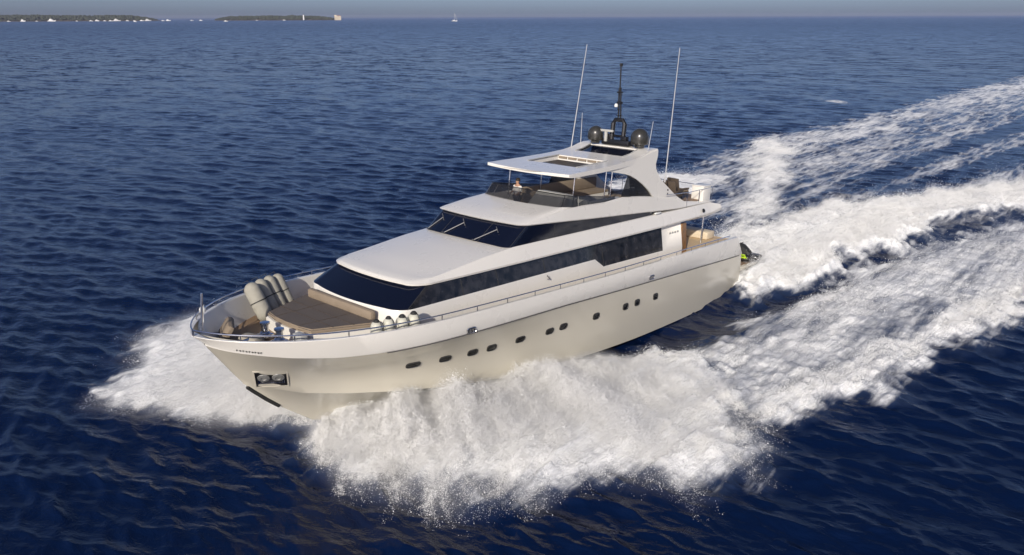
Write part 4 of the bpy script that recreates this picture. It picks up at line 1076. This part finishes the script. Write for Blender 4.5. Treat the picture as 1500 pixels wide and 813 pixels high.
# ================================================================== SPRAY
def spray_mat():
    M = bpy.data.materials.new('spray_droplets'); M.use_nodes = True; N = M.node_tree.nodes; L = M.node_tree.links; N.clear()
    o_ = N.new('ShaderNodeOutputMaterial'); d = N.new('ShaderNodeBsdfDiffuse'); t = N.new('ShaderNodeBsdfTranslucent'); mx = N.new('ShaderNodeMixShader')
    geo_ = N.new('ShaderNodeNewGeometry'); n = N.new('ShaderNodeTexNoise'); n.inputs['Scale'].default_value = .6
    r = N.new('ShaderNodeMix'); r.data_type='RGBA'; r.inputs[6].default_value=(.93,.935,.94,1); r.inputs[7].default_value=(.98,.98,.98,1)
    L.new(geo_.outputs['Position'],n.inputs['Vector']); L.new(n.outputs[0],r.inputs[0]); L.new(r.outputs[2],d.inputs[0]); L.new(r.outputs[2],t.inputs[0])
    mx.inputs[0].default_value = .24
    vn = N.new('ShaderNodeTexNoise'); vn.inputs['Scale'].default_value = 1.1; vn.inputs['Detail'].default_value = 4; L.new(geo_.outputs['Position'],vn.inputs['Vector'])
    va = N.new('ShaderNodeVectorMath'); va.operation='MULTIPLY_ADD'; va.inputs[1].default_value=(2.4,2.4,2.0); va.inputs[2].default_value=(-1.35,-1.95,-.35); L.new(vn.outputs[1],va.inputs[0])
    vm = N.new('ShaderNodeVectorMath'); vm.operation='NORMALIZE'; L.new(va.outputs[0],vm.inputs[0]); L.new(vm.outputs[0],d.inputs['Normal'])
    L.new(d.outputs[0],mx.inputs[1]); L.new(t.outputs[0],mx.inputs[2]); L.new(mx.outputs[0],o_.inputs[0]); return M
SPRAY = spray_mat()
def flakes(name, S_, T_, Z_, size, label):
    n = len(S_); Xw,Yw = xy_of(S_,T_)
    C = np.stack([Xw,Yw,Z_],-1)
    d = rng.normal(size=(n,3,3)); d /= np.linalg.norm(d,axis=2,keepdims=True)
    V = (C[:,None]+d*size[:,None,None]).reshape(-1,3).astype(np.float32)
    me_ = bpy.data.meshes.new(name); me_.vertices.add(3*n); me_.vertices.foreach_set('co',V.ravel())
    me_.loops.add(3*n); me_.loops.foreach_set('vertex_index',np.arange(3*n,dtype=np.int32))
    me_.polygons.add(n); me_.polygons.foreach_set('loop_start',(np.arange(n)*3).astype(np.int32)); me_.update(calc_edges=True)
    return tag(link(name,me_,SPRAY),label,'spray',kind='stuff')
_gs = np.arange(-66,36,.3); _gt = np.arange(-24,24,.3)
_WS,_WT = np.meshgrid(_gs,_gt,indexing='ij'); _WF,_WH,_WD = (a_.reshape(_WS.shape) for a_ in wake(_WS.ravel(),_WT.ravel()))
def wlook(s, t):
    i = np.clip(((s-_gs[0])/.3+.5).astype(int),0,len(_gs)-1); j = np.clip(((t-_gt[0])/.3+.5).astype(int),0,len(_gt)-1)
    return _WF[i,j],_WH[i,j],_WD[i,j]
def jets(N, njet, rootf, landf, apexf, reach, spread, seed):
    """ballistic filaments from the hull to where the sheet falls"""
    r = np.random.default_rng(seed)
    jp = r.random(njet); jr = reach(r,njet); jh = r.uniform(.6,1.25,njet); jw = r.gamma(2,.5,njet); jo = r.normal(0,1,(njet,2))
    ji = r.choice(njet,N,p=jw/jw.sum())
    tau = r.beta(1.25,1.0,N)
    p_ = np.clip(jp[ji]+r.normal(0,.004,N),0,1); rs,rt = rootf(p_); ls,lt = landf(p_); tau = .05+.95*tau
    rc_ = jr[ji]*(1+r.normal(0,.03,N))
    s = rs+(ls-rs)*rc_*tau; t = rt+(lt-rt)*rc_*tau
    rg = .55+.9*vnoise(p_*23+jr[ji]*2,jr[ji]*5+seed,17)
    ap = apexf(p_)*jh[ji]*(.45+.55*jr[ji])*rg
    z = 4*ap*tau*(1-tau)*r.beta(3,1,N)+.08*(1-tau)
    sg = spread*(.25+tau)
    s = s+r.normal(0,1,N)*sg*.5+jo[ji,0]*.35*tau; t = t+r.normal(0,1,N)*sg*.5+jo[ji,1]*.35*tau; z = np.abs(z+r.normal(0,1,N)*sg*.35)
    z = z+np.maximum(0,wlook(s,t)[1])*.8
    return s,t,z
def fog_mat(name, dens):
    M = bpy.data.materials.new(name); M.use_nodes = True; N = M.node_tree.nodes; L = M.node_tree.links; N.clear()
    o_ = N.new('ShaderNodeOutputMaterial'); p_ = N.new('ShaderNodeVolumePrincipled'); p_.inputs['Color'].default_value = (.985,.985,.985,1)
    p_.inputs['Density'].default_value = dens; p_.inputs['Anisotropy'].default_value = .1; L.new(p_.outputs[0],o_.inputs['Volume']); return M
def fog(name, S_, T_, Z_, W_, lo, hi, vox, dens, label, blur=1):
    """spray mist: a density grid (ground frame of the yacht) turned into a fog volume by geometry nodes"""
    lo = np.array(lo,float); n = np.ceil((np.array(hi)-lo)/vox).astype(int)
    H_,_e = np.histogramdd(np.stack([S_,T_,Z_],-1), bins=n, range=[(lo[k],lo[k]+n[k]*vox) for k in range(3)], weights=W_)
    for _ in range(blur):
        for ax in range(3): H_ = .5*H_+.25*(np.roll(H_,1,ax)+np.roll(H_,-1,ax))
    H_[[0,-1]] = 0; H_[:,[0,-1]] = 0; H_[:,:,-1] = 0
    ref = np.percentile(H_[H_>0],80); D_ = 1-np.exp(-H_/ref); D_[D_<.012] = 0
    nx,ny,nz = n
    me_ = bpy.data.meshes.new(name); me_.vertices.add(nx*ny*nz)
    gx,gy,gz = np.meshgrid(np.arange(nx),np.arange(ny),np.arange(nz),indexing='ij')
    co = (np.stack([gx,gy,gz],-1).reshape(-1,3)+.5)*vox
    me_.vertices.foreach_set('co',co.astype(np.float32).ravel())
    a_ = me_.attributes.new('dens','FLOAT','POINT'); a_.data.foreach_set('value',D_.reshape(-1).astype(np.float32))
    ob = link(name,me_,fog_mat(name+'_mist',dens))
    R4 = Matrix((fw,pt,up)).transposed().to_4x4(); X,Y_ = xy_of(lo[0],lo[1]); R4.translation = (X,Y_,lo[2]); ob.matrix_world = R4
    ng = bpy.data.node_groups.new(name+'_grid','GeometryNodeTree')
    ng.interface.new_socket('Geometry',in_out='INPUT',socket_type='NodeSocketGeometry'); ng.interface.new_socket('Geometry',in_out='OUTPUT',socket_type='NodeSocketGeometry')
    N = ng.nodes; L = ng.links
    gi = N.new('NodeGroupInput'); go = N.new('NodeGroupOutput')
    vc = N.new('GeometryNodeVolumeCube'); vc.inputs['Min'].default_value = (vox*.5,)*3
    vc.inputs['Max'].default_value = tuple(float((k-.5)*vox) for k in (nx,ny,nz))
    vc.inputs['Resolution X'].default_value = int(nx); vc.inputs['Resolution Y'].default_value = int(ny); vc.inputs['Resolution Z'].default_value = int(nz)
    ps = N.new('GeometryNodeInputPosition'); sx = N.new('ShaderNodeSeparateXYZ'); L.new(ps.outputs[0],sx.inputs[0])
    def mm(op,a,b=None):
        q_ = N.new('ShaderNodeMath'); q_.operation = op
        for k_,v_ in enumerate((a,b)):
            if v_ is None: continue
            if isinstance(v_,(int,float)): q_.inputs[k_].default_value = v_
            else: L.new(v_,q_.inputs[k_])
        return q_.outputs[0]
    ii = [mm('MAXIMUM',mm('MINIMUM',mm('FLOOR',mm('DIVIDE',sx.outputs[k_],vox)),float(n[k_]-1)),0.0) for k_ in range(3)]
    fti = lambda v_: (lambda c_: (L.new(v_,c_.inputs[0]), setattr(c_,'rounding_mode','ROUND'), c_.outputs[0])[2])(N.new('FunctionNodeFloatToInt'))
    def im(op,a,b):
        q_ = N.new('FunctionNodeIntegerMath'); q_.operation = op
        for k_,v_ in enumerate((a,b)):
            if isinstance(v_,int): q_.inputs[k_].default_value = v_
            else: L.new(v_,q_.inputs[k_])
        return q_.outputs[0]
    I = [fti(v_) for v_ in ii]
    idx_ = im('ADD',im('MULTIPLY',im('ADD',im('MULTIPLY',I[0],int(ny)),I[1]),int(nz)),I[2])
    na_ = N.new('GeometryNodeInputNamedAttribute'); na_.data_type = 'FLOAT'; na_.inputs['Name'].default_value = 'dens'
    si = N.new('GeometryNodeSampleIndex'); si.data_type = 'FLOAT'; si.domain = 'POINT'
    L.new(gi.outputs[0],si.inputs['Geometry']); L.new(na_.outputs['Attribute'],si.inputs['Value']); L.new(idx_,si.inputs['Index'])
    L.new(si.outputs[0],vc.inputs['Density'])
    sm = N.new('GeometryNodeSetMaterial'); sm.inputs['Material'].default_value = me_.materials[0]
    L.new(vc.outputs[0],sm.inputs['Geometry']); L.new(sm.outputs[0],go.inputs[0])
    ob.modifiers.new('mist','NODES').node_group = ng
    return tag(ob,label,'spray',kind='stuff')
def churn(s, t, z, amp=1.0, seed=0):
    """turbulence: push the droplets about and clump them"""
    e = np.clip(z,0,3)
    s = s.astype(np.float32); t = t.astype(np.float32); z = z.astype(np.float32)
    for sc_k,a_ in ((.9,.6),(2.8,.28)):
        q = z*1.3*sc_k
        ds = fbm(s*sc_k+q,t*sc_k-q,2,101+seed)-.5; dt = fbm(s*sc_k-q,t*sc_k+q,2,111+seed)-.5; dz = fbm(s*sc_k+31,t*sc_k+q*.5,2,121+seed)-.5
        s = s+ds*a_*2*amp; t = t+dt*a_*2*amp; z = z+dz*a_*2.0*amp*np.clip(.35+e*.6,0,1.2)
    c_ = fbm(s*1.1+z,t*1.1-z,3,131+seed); c2 = fbm(s*3.1+z*2,t*3.1-z*2,2,141+seed)
    W = np.clip((c_-.30)*3.2,0.04,2)*np.clip((c2-.22)*2.6,.1,2)
    return s,t,np.maximum(z,-.3),W
# port bow sheet
wl_y = lambda s: np.interp(s,[8,12,16,20,24,27,28.6],[3.5,3.5,3.4,3.0,2.1,1.0,.2])
def rootP(p): s = 28.4-11.6*p; return s, wl_y(s)
def landP(p):
    k = [0,.08,.18,.3,.42,.55,.7,.85,1]
    w_ = .93+.22*(vnoise(p*17,p*0+3.3,91)-.5)+.16*(vnoise(p*41,p*0+1.3,92)-.5)
    rs,rt = rootP(p)
    ls,lt = np.interp(p,k,[29.3,29.9,29.5,28.7,27.2,24.6,21.8,18.2,14.5]), np.interp(p,k,[1.2,3.4,5.6,7.4,8.8,10.4,12.9,13.8,12.6])
    return rs+(ls-rs)*w_, rt+(lt-rt)*w_
gustp = lambda p: .6+.8*vnoise(p*13,p*0+8.1,93)
def bow_spray(name, n, nj, rootf, landf, apexf, seed, label):
    s,t,z = jets(n,nj,rootf,landf,apexf,lambda r,n_: np.minimum(1.08,r.beta(1.9,1.15,n_)*1.12),.10,seed)
    s0,t0,z0 = s[:900000],t[:900000],z[:900000]; r = np.random.default_rng(seed+5)
    s0 = s0+r.normal(0,.16,len(s0)); t0 = t0+r.normal(0,.16,len(s0)); z0 = np.abs(z0+r.normal(0,.08,len(s0)))
    lo = (float(s0.min())-.3,float(t0.min())-.3,-.6); hi = (float(s0.max())+.3,float(t0.max())+.3,float(z0.max())+.3)
    fog(name.replace('spray','mist'),s0,t0,z0,.3+1.2*fbm(s0*.9,t0*.9,3,seed),lo,hi,.17,.65 if 'port' in name else .45,label.replace('spray','mist').replace('sheet ',''))
    s,t,z,W = churn(s,t,z,.55,seed)
    k = rng.random(len(s)) < .25+.75*np.clip(W,0,1); s,t,z,W = s[k],t[k],z[k],W[k]
    flakes(name,s,t,z,rng.gamma(3,.0027,len(s))+.0055,label)
bow_spray('port_bow_spray',2900000,3000,rootP,landP,lambda p: gustp(p)*np.interp(p,[0,.15,.35,.55,.8,1],[.4,.9,1.2,1.35,.85,.3]),21,'white spray sheet thrown out from the port bow of the yacht')
# starboard bow sheet
def rootS(p): s = 28.4-12*p; return s, -wl_y(s)
def landS(p):
    k = [0,.1,.25,.4,.55,.7,.85,1]
    w_ = .94+.25*(vnoise(p*15,p*0+5.3,94)-.5)
    rs,rt = rootS(p)
    ls,lt = np.interp(p,k,[29.6,31.2,32.4,32.2,30.6,28.4,25.0,20]), np.interp(p,k,[-3.2,-5.4,-7.6,-10.2,-12.2,-14.6,-15.5,-14])
    return rs+(ls-rs)*w_, rt+(lt-rt)*w_
bow_spray('starboard_bow_spray',1300000,1600,rootS,landS,lambda p: (.6+.8*vnoise(p*11,p*0+2.2,95))*np.interp(p,[0,.15,.35,.6,1],[.4,1.0,1.6,2.1,1.4]),22,'white spray flung out beyond the starboard bow of the yacht')
# mist and flecks leaping from the ridges of the wake
def ridge(N, box_, keyf, hmax, seed, pw=1.0):
    r = np.random.default_rng(seed)
    m_ = (_WS>box_[0])&(_WS<box_[1])&(_WT>box_[2])&(_WT<box_[3]); S0,T0 = _WS[m_],_WT[m_]
    w_ = np.clip(keyf(S0,T0,_WF[m_],_WD[m_]),0,1); c_ = r.choice(len(S0),N,p=w_/w_.sum())
    s = S0[c_]+r.uniform(-.15,.15,N); t = T0[c_]+r.uniform(-.15,.15,N); h = _WH[m_][c_]
    z = h+r.exponential(1,len(s))*hmax*(.25+1.5*fbm(s*.45,t*.45,3,77)**2*1.6); return s,t,z
s,t,z = ridge(1000000,(-64,2,-23,21),lambda s,t,f,d: np.clip(f-.5,0,1)*2*(np.where(d>.6,1,.25)+(poly_sd(s,t,FOAM['plume'][2])>0)*.8),.26,31)
flakes('stern_wake_spray',s,t,z,rng.gamma(3,.0042,len(s))+.007,'white spray leaping over the stern wake behind the yacht')
s,t,z = ridge(700000,(-24,22,4,22),lambda s,t,f,d: np.clip(f-.6,0,1)*1.6,.09,32)
flakes('shoulder_wave_spray',s,t,z,rng.gamma(3,.003,len(s))+.0055,'low broken spray over the foam on the port side of the yacht')
